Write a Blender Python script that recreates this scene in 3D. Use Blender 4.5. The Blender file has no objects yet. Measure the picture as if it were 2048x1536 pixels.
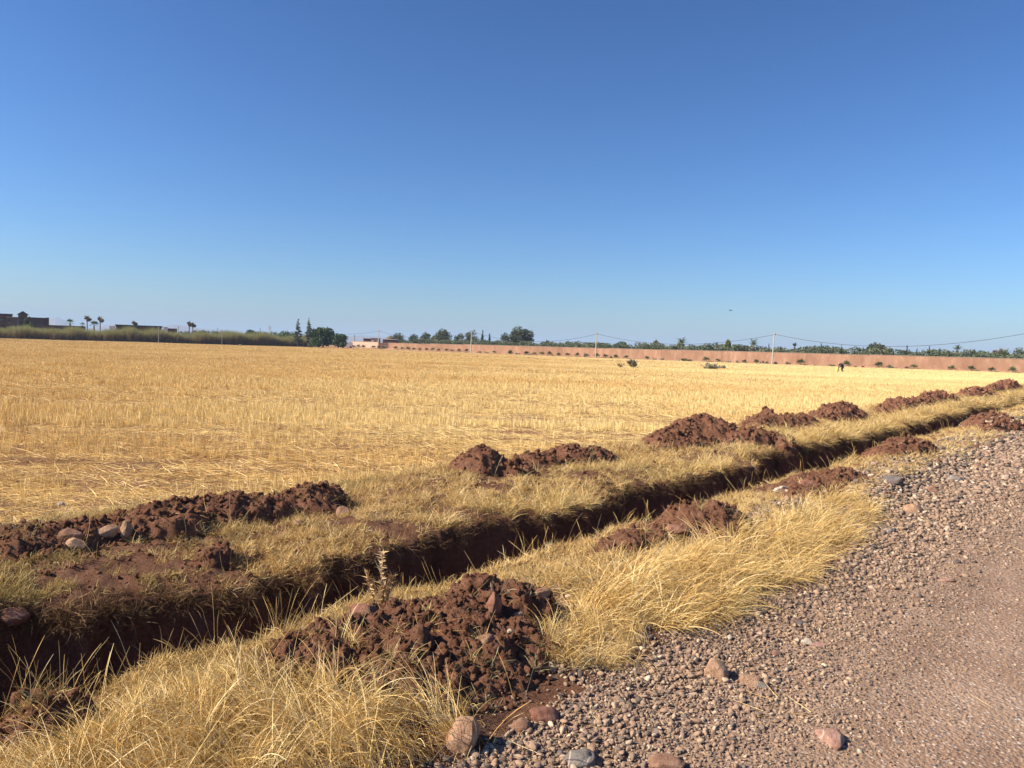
import bpy, math, random
import numpy as np
from mathutils import Vector, Matrix

# ------------------------------------------------------------------ camera, sky, sun, exposure
SC = bpy.context.scene
COL = SC.collection
EYE = 1.6
FPX = 1535.0
_w = np.array([.033, 1, 73 / FPX]); _w /= np.linalg.norm(_w)
_y = np.array([0, 0, -1.]) - _w * np.dot([0, 0, -1.], _w); _y /= np.linalg.norm(_y)
RC = np.array([np.cross(_y, _w), _y, _w])          # camera axes -> world
cam = bpy.data.objects.new('camera', bpy.data.cameras.new('camera'))
COL.objects.link(cam)
M = Matrix([list(r) for r in RC]).to_4x4(); M.translation = (0, 0, EYE)
cam.matrix_world = M
cam.data.sensor_width = 36; cam.data.lens = 36 * FPX / 2048
cam.data.clip_start = .05; cam.data.clip_end = 40000
SC.camera = cam

SUN_EL = math.radians(36)
_a = math.atan2(-.965, -.20)
SUN = Vector((math.sin(_a) * math.cos(SUN_EL), math.cos(_a) * math.cos(SUN_EL), math.sin(SUN_EL)))
world = bpy.data.worlds.new('World'); SC.world = world; world.use_nodes = True
nt = world.node_tree; nt.nodes.clear()
sky = nt.nodes.new('ShaderNodeTexSky'); sky.sky_type = 'NISHITA'; sky.sun_disc = False
sky.sun_elevation = SUN_EL; sky.sun_rotation = _a
sky.altitude = 0; sky.air_density = 1.0; sky.dust_density = 0.6; sky.ozone_density = 7.5
bg = nt.nodes.new('ShaderNodeBackground'); bg.inputs['Strength'].default_value = 0.0415
ow = nt.nodes.new('ShaderNodeOutputWorld')
ga = nt.nodes.new('ShaderNodeGamma'); ga.inputs[1].default_value = 1.33
nt.links.new(sky.outputs[0], ga.inputs[0]); hs = nt.nodes.new('ShaderNodeHueSaturation'); hs.inputs['Saturation'].default_value = 1.03
nt.links.new(ga.outputs[0], hs.inputs['Color']); nt.links.new(hs.outputs[0], bg.inputs[0]); nt.links.new(bg.outputs[0], ow.inputs[0])
sl = bpy.data.lights.new('sun', 'SUN'); sl.energy = 4.9; sl.angle = math.radians(.5); sl.color = (1, .86, .68)
sun = bpy.data.objects.new('sun', sl); COL.objects.link(sun)
sun.rotation_euler = SUN.to_track_quat('Z', 'Y').to_euler(); sun.location = (-40, -10, 40)
SC.view_settings.view_transform = 'Standard'; SC.view_settings.look = 'None'
SC.view_settings.gamma = 1; SC.view_settings.exposure = 1.0
SC.cycles.use_denoising = True
SC.cycles.max_bounces = 6; SC.cycles.diffuse_bounces = 3; SC.cycles.transparent_max_bounces = 4

# ------------------------------------------------------------------ coordinates
TA = math.radians(39.5)                 # direction of the ditch and the road, right of straight ahead
SA, CA = math.sin(TA), math.cos(TA)
def uv2xy(u, v): return u * SA - v * CA, u * CA + v * SA
def xy2uv(x, y): return x * SA + y * CA, -x * CA + y * SA
def ray(px, py): return RC @ np.array([(px - 1024) / FPX, -(py - 768) / FPX, -1.])
def hor(px): return 695 + .033 * (px - 1024)
def at(px, D, z=None, py=None):
    """a far point: bearing of column px, D metres ahead; its height z or the height seen at row py"""
    r = ray(px, hor(px) if py is None else py)
    x = D * r[0] / r[1]
    if py is not None: z = EYE + D * r[2] / r[1]
    if z is None: z = FZ(D)
    return x, D, z
def FZ(y):
    t = np.clip((np.asarray(y, float) - 120) / 75, 0, 1)
    return -.36 * t * t * (3 - 2 * t)

# ------------------------------------------------------------------ numpy noise
def h2(ix, iy, s):
    n = (ix.astype(np.int64) * 374761393 + iy.astype(np.int64) * 668265263 + s * 974634777) & 0xffffffff
    n = ((n ^ (n >> 13)) * 1274126177) & 0xffffffff
    n = ((n ^ (n >> 15)) * 2246822519) & 0xffffffff
    return ((n ^ (n >> 16)) & 0xffffff) / float(0xffffff)
def vn(x, y, s=0):
    x = np.asarray(x, float); y = np.asarray(y, float)
    ix = np.floor(x); iy = np.floor(y); fx = x - ix; fy = y - iy
    fx = fx * fx * (3 - 2 * fx); fy = fy * fy * (3 - 2 * fy)
    a = h2(ix, iy, s); b = h2(ix + 1, iy, s); c = h2(ix, iy + 1, s); d = h2(ix + 1, iy + 1, s)
    return (a * (1 - fx) + b * fx) * (1 - fy) + (c * (1 - fx) + d * fx) * fy - .5
def fbm(x, y, s=0, o=4, g=.5):
    t = 0; a = 1.; f = 1.
    for i in range(o):
        t = t + a * vn(x * f + i * 17.3, y * f - i * 9.1, s + i); a *= g; f *= 2.03
    return t
def worley(x, y, s=0):
    x = np.asarray(x, float); y = np.asarray(y, float)
    ix = np.floor(x); iy = np.floor(y); f1 = np.full(x.shape, 9.)
    for dx in (-1, 0, 1):
        for dy in (-1, 0, 1):
            cx = ix + dx; cy = iy + dy
            d = (cx + h2(cx, cy, s) - x) ** 2 + (cy + h2(cx, cy, s + 51) - y) ** 2
            f1 = np.minimum(f1, d)
    return np.sqrt(f1)
def ss(a, b, x):
    t = np.clip((x - a) / (b - a), 0, 1); return t * t * (3 - 2 * t)

# ------------------------------------------------------------------ terrain heights
def edge_near(u): return 3.48 - .2 * np.exp(-((u - .8) / 1.) ** 2) + .22 * vn(u * .45, u * 0 + 3, 5) + .14 * vn(u * 1.7, u * 0, 6) + .05 * vn(u * 6, u * 0, 7)
def edge_far(u): return 4.45 + .42 * np.exp(-((u - 1.4) / 1.) ** 2) + .36 * vn(u * .5, u * 0 + 8, 8) + .22 * vn(u * 1.5, u * 0, 9) + .17 * vn(u * 5, u * 0, 10) + .07 * vn(u * 15, u * 0, 11)
def H(u, v):
    u = np.asarray(u, float); v = np.asarray(v, float)
    x, y = uv2xy(u, v)
    z = np.where(v > 6, FZ(y), FZ(y) * ss(2, 6, v))
    z = z + .012 * fbm(x * .9, y * .9, 20, 3) * 1.5
    # road: shallow wheel tracks
    z = z - .025 * np.exp(-((v - .25) / .45) ** 2) * (v < 2)
    # near bank
    nb = ss(1.9, 2.5, v) * (1 - ss(3.4, 3.6, v))
    z = z + nb * (.06 + .10 * (fbm(u * .55, v * .8, 30, 3) + .25)) * (1 - .85 * ss(2.9, 3.4, v))
    # far bank
    fb = ss(4.1, 5.0, v) * (1 - ss(6.0, 7.2, v))
    z = z + fb * (.10 + .14 * fbm(u * .5, v * .9, 33, 3))
    z = z + np.exp(-((v - 5.85) / .34) ** 2) * ss(8.5, 11, u) * (.09 + .12 * vn(u * .45, v * 0, 35))
    rough = ss(1.9, 2.6, v) * (1 - ss(6.2, 7.0, v))
    z = z + rough * (.05 * fbm(u * 3.1, v * 3.1, 40, 3) + .03 * (.5 - worley(u * 9, v * 9, 41)))
    # trench
    wob = .05 * fbm(u * 3 + v * 2, v * 5, 50, 3)
    a = ss(0, .16, v + wob - edge_near(u)); b = 1 - ss(-.16, 0.0, v + wob * 1.6 - edge_far(u))
    fill = ss(24.5, 26.5, u) * (1 - ss(30, 33, u)) * .75
    depth = (.85 + .10 * fbm(u * .6, v * 0, 52, 2)) * (1 - fill)
    t = a * b
    z = z * (1 - t) + t * (-depth + .08 * fbm(u * 4, v * 4, 53, 3)) + .05 * np.clip(4 * t * (1 - t), 0, 1) * fbm(u * 9, v * 9, 54, 3)
    # field
    z = z + (v > 7) * .02 * fbm(x * .5, y * 1.6, 60, 2)
    return z
MOUNDS = [  # lobes (u, v, ru, rv, h), label, clods, large clods
    ([(2.75, 2.78, .95, .55, .11), (3.38, 2.80, .40, .36, .19), (2.25, 2.98, .50, .40, .11), (2.75, 2.42, .5, .30, .07)], 'cloddy heap of reddish soil with stones, nearest the camera between the ditch and the gravel', 1500, 14),
    ([(1.12, 3.22, .20, .18, .20)], 'small dark lump of soil at the near lip of the ditch, bottom left', 130, 4),
    ([(6.1, 2.85, .62, .42, .23), (5.25, 3.05, .6, .28, .10)], 'second reddish soil heap on the road side, behind the big golden grass clump', 600, 9),
    ([(8.9, 2.88, .8, .42, .14), (9.8, 2.9, .6, .35, .12)], 'low flat soil heap on the road side beside the white lumps', 380, 4),
    ([(13.4, 2.95, 1.2, .42, .24)], 'reddish soil heap above the grey gravel bank, third back along the road', 330, 4),
    ([(21.5, 2.75, 2.0, .65, .34)], 'farthest soil heap on the road side, at the right edge of the photo', 260, 0),
    ([(2.0, 5.85, .7, .42, .17), (2.75, 5.72, .5, .42, .20)], 'dark soil heap carrying rounded stones, leftmost of the row along the field', 800, 10),
    ([(3.55, 5.75, .55, .42, .30), (4.15, 5.72, .48, .40, .33), (3.1, 5.85, .4, .3, .2)], 'long dark brown soil heap left of centre, at the edge of the stubble', 950, 12),
    ([(2.72, 4.80, .16, .13, .11)], 'small soil lump sitting on the far lip of the ditch', 110, 3),
    ([(6.72, 5.95, .38, .36, .40), (6.95, 5.7, .3, .3, .2)], 'steep pointed soil heap, tallest for its width, in the middle of the row', 420, 6),
    ([(7.75, 5.9, .5, .34, .17), (8.35, 5.85, .45, .38, .30), (8.9, 5.8, .35, .28, .2)], 'low double peaked soil heap just right of the pointed one', 480, 6),
    ([(11.3, 5.85, .9, .6, .30), (12.2, 5.85, 1.0, .62, .50), (12.5, 5.2, .7, .55, .36)], 'largest brown soil heap of the row, beside the dark ditch bend', 900, 8),
    ([(13.0, 4.6, .55, .8, .28), (12.6, 4.0, .4, .5, .05)], 'tongue of loose soil spilling down across the ditch', 420, 4),
    ([(15.4, 5.9, 1.0, .5, .36), (16.3, 5.7, 1.2, .5, .26), (15.6, 6.0, .25, .25, .56)], 'soil heap with a small knob on top, behind the largest heap', 420, 4),
    ([(20.0, 5.8, 1.9, .6, .44)], 'dark soil heap before the low ridge towards the far right', 320, 3),
    ([(25.5, 5.8, 2.4, .5, .26)], 'low thin soil ridge towards the far right of the row', 200, 0),
    ([(31.5, 5.9, 2.2, .6, .48), (28.8, 5.9, 1.8, .5, .28)], 'humped soil heap, third from the right end of the row', 220, 0),
    ([(40., 5.9, 3.4, .7, .42)], 'long low soil heap, second from the right end of the row', 200, 0),
    ([(51., 6.0, 3.2, .8, .80), (46.5, 6.0, 2.6, .7, .42)], 'farthest soil heap of the row, dark against the pale stubble', 220, 0),
]
for _m in MOUNDS:      # spoil heaps are low: keep their plan, flatten them
    k_ = .62 if _m[0][0][1] > 4 else .82
    for j_, l_ in enumerate(_m[0]): _m[0][j_] = (*l_[:4], l_[4] * k_)
def lobeprof(u, v, lobes):
    r = np.full(np.shape(u), 9.); z = np.full(np.shape(u), -1.)
    wu = .16 * fbm(u * 2.2, v * 2.2, 70, 3); wv = .16 * fbm(u * 2.2 + 9, v * 2.2, 71, 3)
    for (a, b, ru, rv, h) in lobes:
        k = min(1, ru)
        q = ((u - a + wu * k * 1.3) / ru) ** 2 + ((v - b + wv * k * 1.3) / rv) ** 2
        r = np.minimum(r, q)
        z = np.maximum(z, h * np.clip(1 - q, -1, 1) * (1.15 - .15 * np.clip(1 - q, 0, 1)))
    return r, z
def heap_bumps(uu, vv, k, dist):
    f = .11 if dist < 12 else .2
    b = (.45 - worley(uu / f + .5 * vn(uu * 20, vv * 20, 3), vv / f, k)) * f * .20 + (.45 - worley(uu / (f * .42), vv / (f * .42), k + 5)) * f * .13 + (.45 - worley(uu / (f * 2.6), vv / (f * 2.9), k + 7)) * f * .42
    return b + .06 * fbm(uu * 11, vv * 11, k + 9, 5, .66) + .01
def mound_top(u, v):
    z = np.zeros(np.shape(u))
    for lobes, *_ in MOUNDS:
        a = min(l[0] - l[2] for l in lobes) - .4; b = max(l[0] + l[2] for l in lobes) + .4
        c = min(l[1] - l[3] for l in lobes) - .4; d = max(l[1] + l[3] for l in lobes) + .4
        m = (u > a) & (u < b) & (v > c) & (v < d)
        if m.any():
            r, p = lobeprof(u[m], v[m], lobes)
            z[m] = np.maximum(z[m], np.where(r < 1, p, 0))
    return z
def S(u, v): return H(u, v) + mound_top(u, v)
def S1(u, v):
    return float(S(np.array([float(u)]), np.array([float(v)]))[0])

# ------------------------------------------------------------------ object helpers
def mesh(name, V, F, mat=None, smooth=False, attrs=None, quads=None):
    me = bpy.data.meshes.new(name)
    V = np.asarray(V, np.float32)
    if isinstance(F, np.ndarray):
        nf, k = F.shape
        me.vertices.add(len(V)); me.vertices.foreach_set('co', V.ravel())
        me.loops.add(nf * k); me.loops.foreach_set('vertex_index', F.astype(np.int32).ravel())
        me.polygons.add(nf); me.polygons.foreach_set('loop_start', np.arange(0, nf * k, k, dtype=np.int32))
        me.update(calc_edges=True)
    else:
        me.from_pydata([tuple(map(float, p)) for p in V], [], [tuple(int(i) for i in f) for f in F])
    if smooth: me.polygons.foreach_set('use_smooth', np.ones(len(me.polygons), bool))
    for k, a in (attrs or {}).items():
        at_ = me.attributes.new(k, 'FLOAT', 'POINT'); at_.data.foreach_set('value', np.asarray(a, np.float32))
    if mat: me.materials.append(mat)
    return me
def tag(o, label=None, cat=None, group=None, kind=None):
    if label: o['label'] = label
    if cat: o['category'] = cat
    if group: o['group'] = group
    if kind: o['kind'] = kind
    return o
def obj(name, me, parent=None, loc=None, link=True):
    o = bpy.data.objects.new(name, me)
    if link: COL.objects.link(o)
    if parent: o.parent = parent
    if loc is not None: o.location = loc
    return o
def empty(name, loc, label, cat, group=None, rz=0):
    o = bpy.data.objects.new(name, None); COL.objects.link(o); o.location = loc; o.rotation_euler = (0, 0, rz)
    return tag(o, label, cat, group)
def copy_tree(o, parent=None):
    c = o.copy(); COL.objects.link(c); c.parent = parent
    for ch in o.children: copy_tree(ch, c)
    return c
class MB:
    def __init__(s): s.V = []; s.F = []; s.n = 0
    def add(s, V, F):
        s.V.append(np.asarray(V, float)); s.F += [tuple(i + s.n for i in f) for f in F]; s.n += len(V)
    def box(s, c, d, rz=0, rx=0):
        q = np.array([(i, j, k) for i in (-.5, .5) for j in (-.5, .5) for k in (-.5, .5)]) * np.array(d)
        R = np.array(Matrix.Rotation(rz, 3, 'Z') @ Matrix.Rotation(rx, 3, 'X'))
        s.add(q @ R.T + np.array(c), [(0, 1, 3, 2), (4, 6, 7, 5), (0, 4, 5, 1), (2, 3, 7, 6), (0, 2, 6, 4), (1, 5, 7, 3)])
    def tube(s, P, r, n=6, cap=True):
        P = [Vector(p) for p in P]; r = r if hasattr(r, '__len__') else [r] * len(P)
        V = []
        for i, p in enumerate(P):
            t = (P[min(i + 1, len(P) - 1)] - P[max(i - 1, 0)]).normalized()
            a = t.cross(Vector((0, 0, 1)) if abs(t.z) < .95 else Vector((1, 0, 0))).normalized(); b = t.cross(a)
            for k in range(n):
                w = 2 * math.pi * k / n
                V.append(tuple(p + (a * math.cos(w) + b * math.sin(w)) * r[i]))
        F = [(i * n + k, i * n + (k + 1) % n, (i + 1) * n + (k + 1) % n, (i + 1) * n + k) for i in range(len(P) - 1) for k in range(n)]
        if cap: F += [tuple(range(n))[::-1], tuple(range((len(P) - 1) * n, len(P) * n))]
        s.add(V, F)
    def mesh(s, name, mat, smooth=False): return mesh(name, np.concatenate(s.V), s.F, mat, smooth)
    def build(s, name, mat, parent=None, loc=None, smooth=False): return obj(name, s.mesh(name, mat, smooth), parent, loc)

# ------------------------------------------------------------------ materials
def mat(name):
    m = bpy.data.materials.new(name); m.use_nodes = True; t = m.node_tree; t.nodes.clear()
    o = t.nodes.new('ShaderNodeOutputMaterial'); return m, t, o
def N(t, ty, **kw):
    n = t.nodes.new(ty)
    for k, v in kw.items():
        if k.startswith('i_'): n.inputs[k[2:].replace('_', ' ')].default_value = v
        else: setattr(n, k, v)
    return n
def ramp(t, stops):
    r = t.nodes.new('ShaderNodeValToRGB'); e = r.color_ramp.elements
    while len(e) < len(stops): e.new(.5)
    for q, (p, c) in zip(e, stops): q.position = p; q.color = (*c, 1)
    return r
def noise(t, scale, detail=4, rough=.6, vec=None, dims='3D'):
    n = N(t, 'ShaderNodeTexNoise'); n.inputs['Scale'].default_value = scale
    n.inputs['Detail'].default_value = detail; n.inputs['Roughness'].default_value = rough
    if vec: t.links.new(vec, n.inputs['Vector'])
    return n
def mix(t, a, b, f, mode='MIX'):
    m = N(t, 'ShaderNodeMix', data_type='RGBA', blend_type=mode)
    for s, x in ((m.inputs[0], f), (m.inputs[6], a), (m.inputs[7], b)):
        if isinstance(x, (int, float)): s.default_value = x
        elif isinstance(x, tuple): s.default_value = (*x, 1)
        else: t.links.new(x, s)
    return m.outputs[2]
def surface(t, o, color, rough=.9, bump=None, bstr=.5, bdist=.01, spec=.2):
    p = N(t, 'ShaderNodeBsdfPrincipled'); p.inputs['Roughness'].default_value = rough
    p.inputs['Specular IOR Level'].default_value = spec
    if isinstance(color, tuple): p.inputs['Base Color'].default_value = (*color, 1)
    else: t.links.new(color, p.inputs['Base Color'])
    if bump is not None:
        b = N(t, 'ShaderNodeBump'); b.inputs['Strength'].default_value = bstr; b.inputs['Distance'].default_value = bdist
        t.links.new(bump, b.inputs['Height']); t.links.new(b.outputs[0], p.inputs['Normal'])
    t.links.new(p.outputs[0], o.inputs[0]); return p
def pos(t): return N(t, 'ShaderNodeNewGeometry').outputs['Position']

def soil_mat(name, cols, sc=1.):
    m, t, o = mat(name); P = pos(t)
    n1 = noise(t, 5 * sc, 6, .65, P); n2 = noise(t, 60 * sc, 5, .7, P); n3 = noise(t, 220 * sc, 2, .6, P)
    c = ramp(t, [(.3, cols[0]), (.5, cols[1]), (.68, cols[2])])
    a = N(t, 'ShaderNodeMath', operation='MULTIPLY_ADD'); a.inputs[1].default_value = .5
    t.links.new(n2.outputs[0], a.inputs[0])
    b = N(t, 'ShaderNodeMath', operation='MULTIPLY'); b.inputs[1].default_value = .5
    t.links.new(n1.outputs[0], b.inputs[0]); t.links.new(b.outputs[0], a.inputs[2]); t.links.new(a.outputs[0], c.inputs[0])
    h = N(t, 'ShaderNodeMath', operation='ADD'); t.links.new(n2.outputs[0], h.inputs[0])
    h2_ = N(t, 'ShaderNodeMath', operation='MULTIPLY'); h2_.inputs[1].default_value = .4
    t.links.new(n3.outputs[0], h2_.inputs[0]); t.links.new(h2_.outputs[0], h.inputs[1])
    surface(t, o, c.outputs[0], 1, h.outputs[0], 1., .03, .05); return m
SOILC = [(.105, .050, .032), (.19, .098, .062), (.31, .175, .115)]
M_soil = soil_mat('red_soil', SOILC)
M_clod = soil_mat('soil_clod', [(.115, .053, .032), (.245, .118, .073), (.41, .235, .155)], 1.8)

def road_mat():
    m, t, o = mat('gravel_road'); P = pos(t)
    n1 = noise(t, 1.3, 5, .6, P); n2 = noise(t, 40, 5, .7, P)
    base = ramp(t, [(.3, (.22, .140, .094)), (.55, (.29, .198, .138)), (.75, (.35, .255, .185))])
    t.links.new(n1.outputs[0], base.inputs[0])
    vo = N(t, 'ShaderNodeTexVoronoi'); vo.inputs['Scale'].default_value = 55; t.links.new(P, vo.inputs['Vector'])
    sep = N(t, 'ShaderNodeSeparateColor'); t.links.new(vo.outputs['Color'], sep.inputs[0])
    pc = ramp(t, [(.1, (.11, .105, .11)), (.4, (.24, .19, .17)), (.7, (.36, .28, .24)), (.95, (.5, .44, .38))])
    t.links.new(sep.outputs[0], pc.inputs[0])
    gt = N(t, 'ShaderNodeMath', operation='LESS_THAN'); gt.inputs[1].default_value = .42; t.links.new(vo.outputs['Distance'], gt.inputs[0])
    sel = N(t, 'ShaderNodeMath', operation='MULTIPLY'); t.links.new(gt.outputs[0], sel.inputs[0])
    g2 = N(t, 'ShaderNodeMath', operation='GREATER_THAN'); g2.inputs[1].default_value = .45; t.links.new(sep.outputs[1], g2.inputs[0])
    t.links.new(g2.outputs[0], sel.inputs[1])
    c = mix(t, base.outputs[0], pc.outputs[0], sel.outputs[0])
    vm = N(t, 'ShaderNodeVectorMath', operation='DOT_PRODUCT'); vm.inputs[1].default_value = (-CA, SA, 0); t.links.new(P, vm.inputs[0])
    cx = N(t, 'ShaderNodeCombineXYZ'); t.links.new(vm.outputs['Value'], cx.inputs[0]); wv = noise(t, 2.6, 3, .6, cx.outputs[0])
    wr = ramp(t, [(.35, (.86, .85, .84)), (.62, (1.14, 1.13, 1.12))]); t.links.new(wv.outputs[0], wr.inputs[0]); c = mix(t, c, wr.outputs[0], 1., 'MULTIPLY')
    hh = N(t, 'ShaderNodeMath', operation='MULTIPLY_ADD'); t.links.new(vo.outputs['Distance'], hh.inputs[0]); hh.inputs[1].default_value = -1.2
    t.links.new(n2.outputs[0], hh.inputs[2])
    surface(t, o, c, .95, hh.outputs[0], .8, .008, .1); return m
M_road = road_mat()
def field_mat():
    m, t, o = mat('stubble_ground'); P = pos(t)
    mp = N(t, 'ShaderNodeMapping'); mp.inputs['Scale'].default_value = (1, 2.2, 1); t.links.new(P, mp.inputs[0])
    n1 = noise(t, .8, 6, .65, mp.outputs[0]); n2 = noise(t, 26, 5, .8, P); n3 = noise(t, .05, 4, .6, mp.outputs[0])
    soil = ramp(t, [(.35, (.13, .060, .036)), (.6, (.24, .125, .075))]); t.links.new(n2.outputs[0], soil.inputs[0])
    straw = ramp(t, [(.3, (.42, .27, .10)), (.6, (.66, .48, .20)), (.8, (.80, .63, .31))]); t.links.new(n2.outputs[0], straw.inputs[0])
    a = N(t, 'ShaderNodeMath', operation='MULTIPLY_ADD'); a.inputs[1].default_value = .75; t.links.new(n2.outputs[0], a.inputs[0])
    b = N(t, 'ShaderNodeMath', operation='MULTIPLY'); b.inputs[1].default_value = .5; t.links.new(n1.outputs[0], b.inputs[0])
    t.links.new(b.outputs[0], a.inputs[2])
    f = ramp(t, [(.61, (0, 0, 0)), (.70, (1, 1, 1))]); t.links.new(a.outputs[0], f.inputs[0])
    c = mix(t, soil.outputs[0], straw.outputs[0], f.outputs[0])
    g = ramp(t, [(.35, (.86, .82, .8)), (.65, (1.08, 1.04, 1.0))]); t.links.new(n3.outputs[0], g.inputs[0])
    c = mix(t, c, g.outputs[0], 1., 'MULTIPLY')
    surface(t, o, c, 1, n2.outputs[0], .8, .02, .05); return m
M_field = field_mat()

def blade_mat(name, stops, green=(.16, .19, .05), trans=.14, hgrad=None):
    """thin dry blades: colour by blade and by tuft, some tufts greener (attribute tint on the instance)"""
    m, t, o = mat(name)
    bc = N(t, 'ShaderNodeAttribute', attribute_name='bc'); oi = N(t, 'ShaderNodeObjectInfo')
    a = N(t, 'ShaderNodeMath', operation='MULTIPLY_ADD'); a.inputs[1].default_value = .62; t.links.new(bc.outputs['Fac'], a.inputs[0])
    b = N(t, 'ShaderNodeMath', operation='MULTIPLY'); b.inputs[1].default_value = .38; t.links.new(oi.outputs['Random'], b.inputs[0])
    t.links.new(b.outputs[0], a.inputs[2])
    r = ramp(t, stops); t.links.new(a.outputs[0], r.inputs[0])
    ti = N(t, 'ShaderNodeAttribute', attribute_name='tint', attribute_type='INSTANCER')
    c = mix(t, r.outputs[0], green, ti.outputs['Fac'])
    if hgrad:
        bh = N(t, 'ShaderNodeAttribute', attribute_name='bh')
        hr = ramp(t, [(hgrad[0], (0, 0, 0)), (hgrad[1], (1, 1, 1))]); t.links.new(bh.outputs['Fac'], hr.inputs[0])
        c = mix(t, c, hgrad[2], hr.outputs[0])
    p = N(t, 'ShaderNodeBsdfPrincipled'); p.inputs['Roughness'].default_value = .6; p.inputs['Specular IOR Level'].default_value = .25
    t.links.new(c, p.inputs['Base Color'])
    tr = N(t, 'ShaderNodeBsdfTranslucent'); t.links.new(c, tr.inputs[0])
    mx = N(t, 'ShaderNodeMixShader'); mx.inputs[0].default_value = trans
    t.links.new(p.outputs[0], mx.inputs[1]); t.links.new(tr.outputs[0], mx.inputs[2]); t.links.new(mx.outputs[0], o.inputs[0])
    return m
STRAW = [(.05, (.30, .15, .045)), (.28, (.58, .37, .12)), (.55, (.78, .57, .23)), (.9, (.90, .76, .44))]
M_straw = blade_mat('golden_straw', STRAW)
M_stub = blade_mat('stubble_straw', [(.05, (.32, .17, .05)), (.28, (.60, .38, .125)), (.65, (.80, .57, .225)), (.95, (.91, .76, .42))], (.92, .80, .40))
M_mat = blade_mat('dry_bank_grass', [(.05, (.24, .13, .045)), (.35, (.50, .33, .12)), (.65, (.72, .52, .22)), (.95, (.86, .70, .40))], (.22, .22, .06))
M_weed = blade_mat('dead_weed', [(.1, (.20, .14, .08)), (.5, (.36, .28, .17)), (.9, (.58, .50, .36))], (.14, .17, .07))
M_root_shade = blade_mat('shade_dark_root_grass', [(.05, (.10, .055, .028)), (.5, (.20, .115, .055)), (.95, (.40, .26, .12))])  # root grass on the far lip, ditch shade put into its darker brown
M_reed = blade_mat('reed', [(.1, (.17, .105, .055)), (.5, (.30, .20, .105)), (.9, (.44, .32, .17))], trans=.4, hgrad=(.45, 1., (.27, .29, .11)))
def leaf_mat(name, stops, trans=.2):
    return blade_mat(name, stops, trans=trans)
M_olive = leaf_mat('olive_leaves', [(.1, (.075, .095, .05)), (.5, (.13, .155, .085)), (.9, (.22, .24, .15))])
M_euc = leaf_mat('dark_leaves', [(.1, (.045, .058, .026)), (.5, (.08, .098, .048)), (.9, (.14, .15, .08))])
M_green = leaf_mat('green_leaves', [(.1, (.035, .06, .018)), (.5, (.06, .10, .03)), (.9, (.10, .15, .05))])
M_bright = leaf_mat('yellow_green_leaves', [(.1, (.10, .13, .02)), (.5, (.17, .21, .04)), (.9, (.25, .28, .07))])
M_palm = leaf_mat('palm_leaves', [(.1, (.05, .08, .025)), (.5, (.085, .12, .04)), (.9, (.15, .18, .075))])
M_cyp = leaf_mat('cypress_leaves', [(.1, (.045, .045, .022)), (.5, (.075, .07, .035)), (.9, (.12, .10, .05))])
M_dead = leaf_mat('dead_palm_leaves', [(.1, (.12, .09, .05)), (.5, (.2, .15, .085)), (.9, (.3, .24, .15))])
M_scrub = leaf_mat('grey_scrub', [(.1, (.34, .32, .21)), (.5, (.46, .43, .30)), (.9, (.60, .56, .42))], .45)
M_rust = leaf_mat('reddish_leaves', [(.1, (.10, .06, .04)), (.5, (.16, .10, .065)), (.9, (.24, .16, .10))])
def plain(name, col, rough=.85, sc=6, var=.25, bump=.3, bd=.01, spec=.2):
    m, t, o = mat(name); tc = N(t, 'ShaderNodeTexCoord')
    n = noise(t, sc, 6, .65, tc.outputs['Object'])
    r = ramp(t, [(.3, tuple(c * (1 - var) for c in col)), (.7, tuple(min(1, c * (1 + var)) for c in col))])
    t.links.new(n.outputs[0], r.inputs[0])
    surface(t, o, r.outputs[0], rough, n.outputs[0], bump, bd, spec); return m
M_bark = plain('bark', (.16, .11, .08), .95, 20, .4)
def wall_mat():
    m, t, o = mat('pink_render'); P = pos(t)
    mp = N(t, 'ShaderNodeMapping'); mp.inputs['Scale'].default_value = (1, 1, .35); t.links.new(P, mp.inputs[0])
    n1 = noise(t, .9, 6, .7, mp.outputs[0]); n2 = noise(t, .16, 3, .5, P); n3 = noise(t, 2.2, 6, .75, mp.outputs[0])
    a = ramp(t, [(.3, (.265, .155, .10)), (.55, (.335, .205, .135)), (.72, (.43, .295, .205))]); t.links.new(n1.outputs[0], a.inputs[0])
    g = ramp(t, [(.35, (.90, .87, .85)), (.65, (1.1, 1.08, 1.07))]); t.links.new(n2.outputs[0], g.inputs[0])
    c = mix(t, a.outputs[0], g.outputs[0], 1., 'MULTIPLY')
    f = ramp(t, [(.60, (0, 0, 0)), (.70, (.7, .7, .7))]); t.links.new(n3.outputs[0], f.inputs[0])
    c = mix(t, c, (.50, .36, .27), f.outputs[0])
    oi = N(t, 'ShaderNodeObjectInfo'); rr = ramp(t, [(0, (.86, .85, .84)), (1, (1.08, 1.08, 1.08))]); t.links.new(oi.outputs['Random'], rr.inputs[0])
    c = mix(t, c, rr.outputs[0], 1., 'MULTIPLY')
    surface(t, o, c, .95, n3.outputs[0], .3, .02, .05); return m
M_wall = wall_mat()
M_pale = plain('pale_peach_render', (.50, .36, .27), .95, .8, .12)
M_cope = plain('grey_coping', (.34, .27, .23), .9, 3)
M_conc = plain('pole_concrete', (.40, .37, .33), .85, 8, .15)
M_gate = plain('brown_gate_paint', (.10, .055, .04), .6, 3)
M_cable = plain('cable_rubber', (.05, .05, .055), .6)
M_bld = plain('brown_render', (.12, .075, .06), .95, .6, .2)
M_bldd = plain('dark_roof_tiles', (.06, .045, .045), .8, 1.5, .3)
M_white = plain('white_paint', (.75, .74, .72), .5, 3, .05)
M_glass = plain('dark_glass', (.03, .035, .04), .2, 3, .1, 0, .01, .5)
M_black = plain('black_rubber', (.03, .03, .03), .8)

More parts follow.
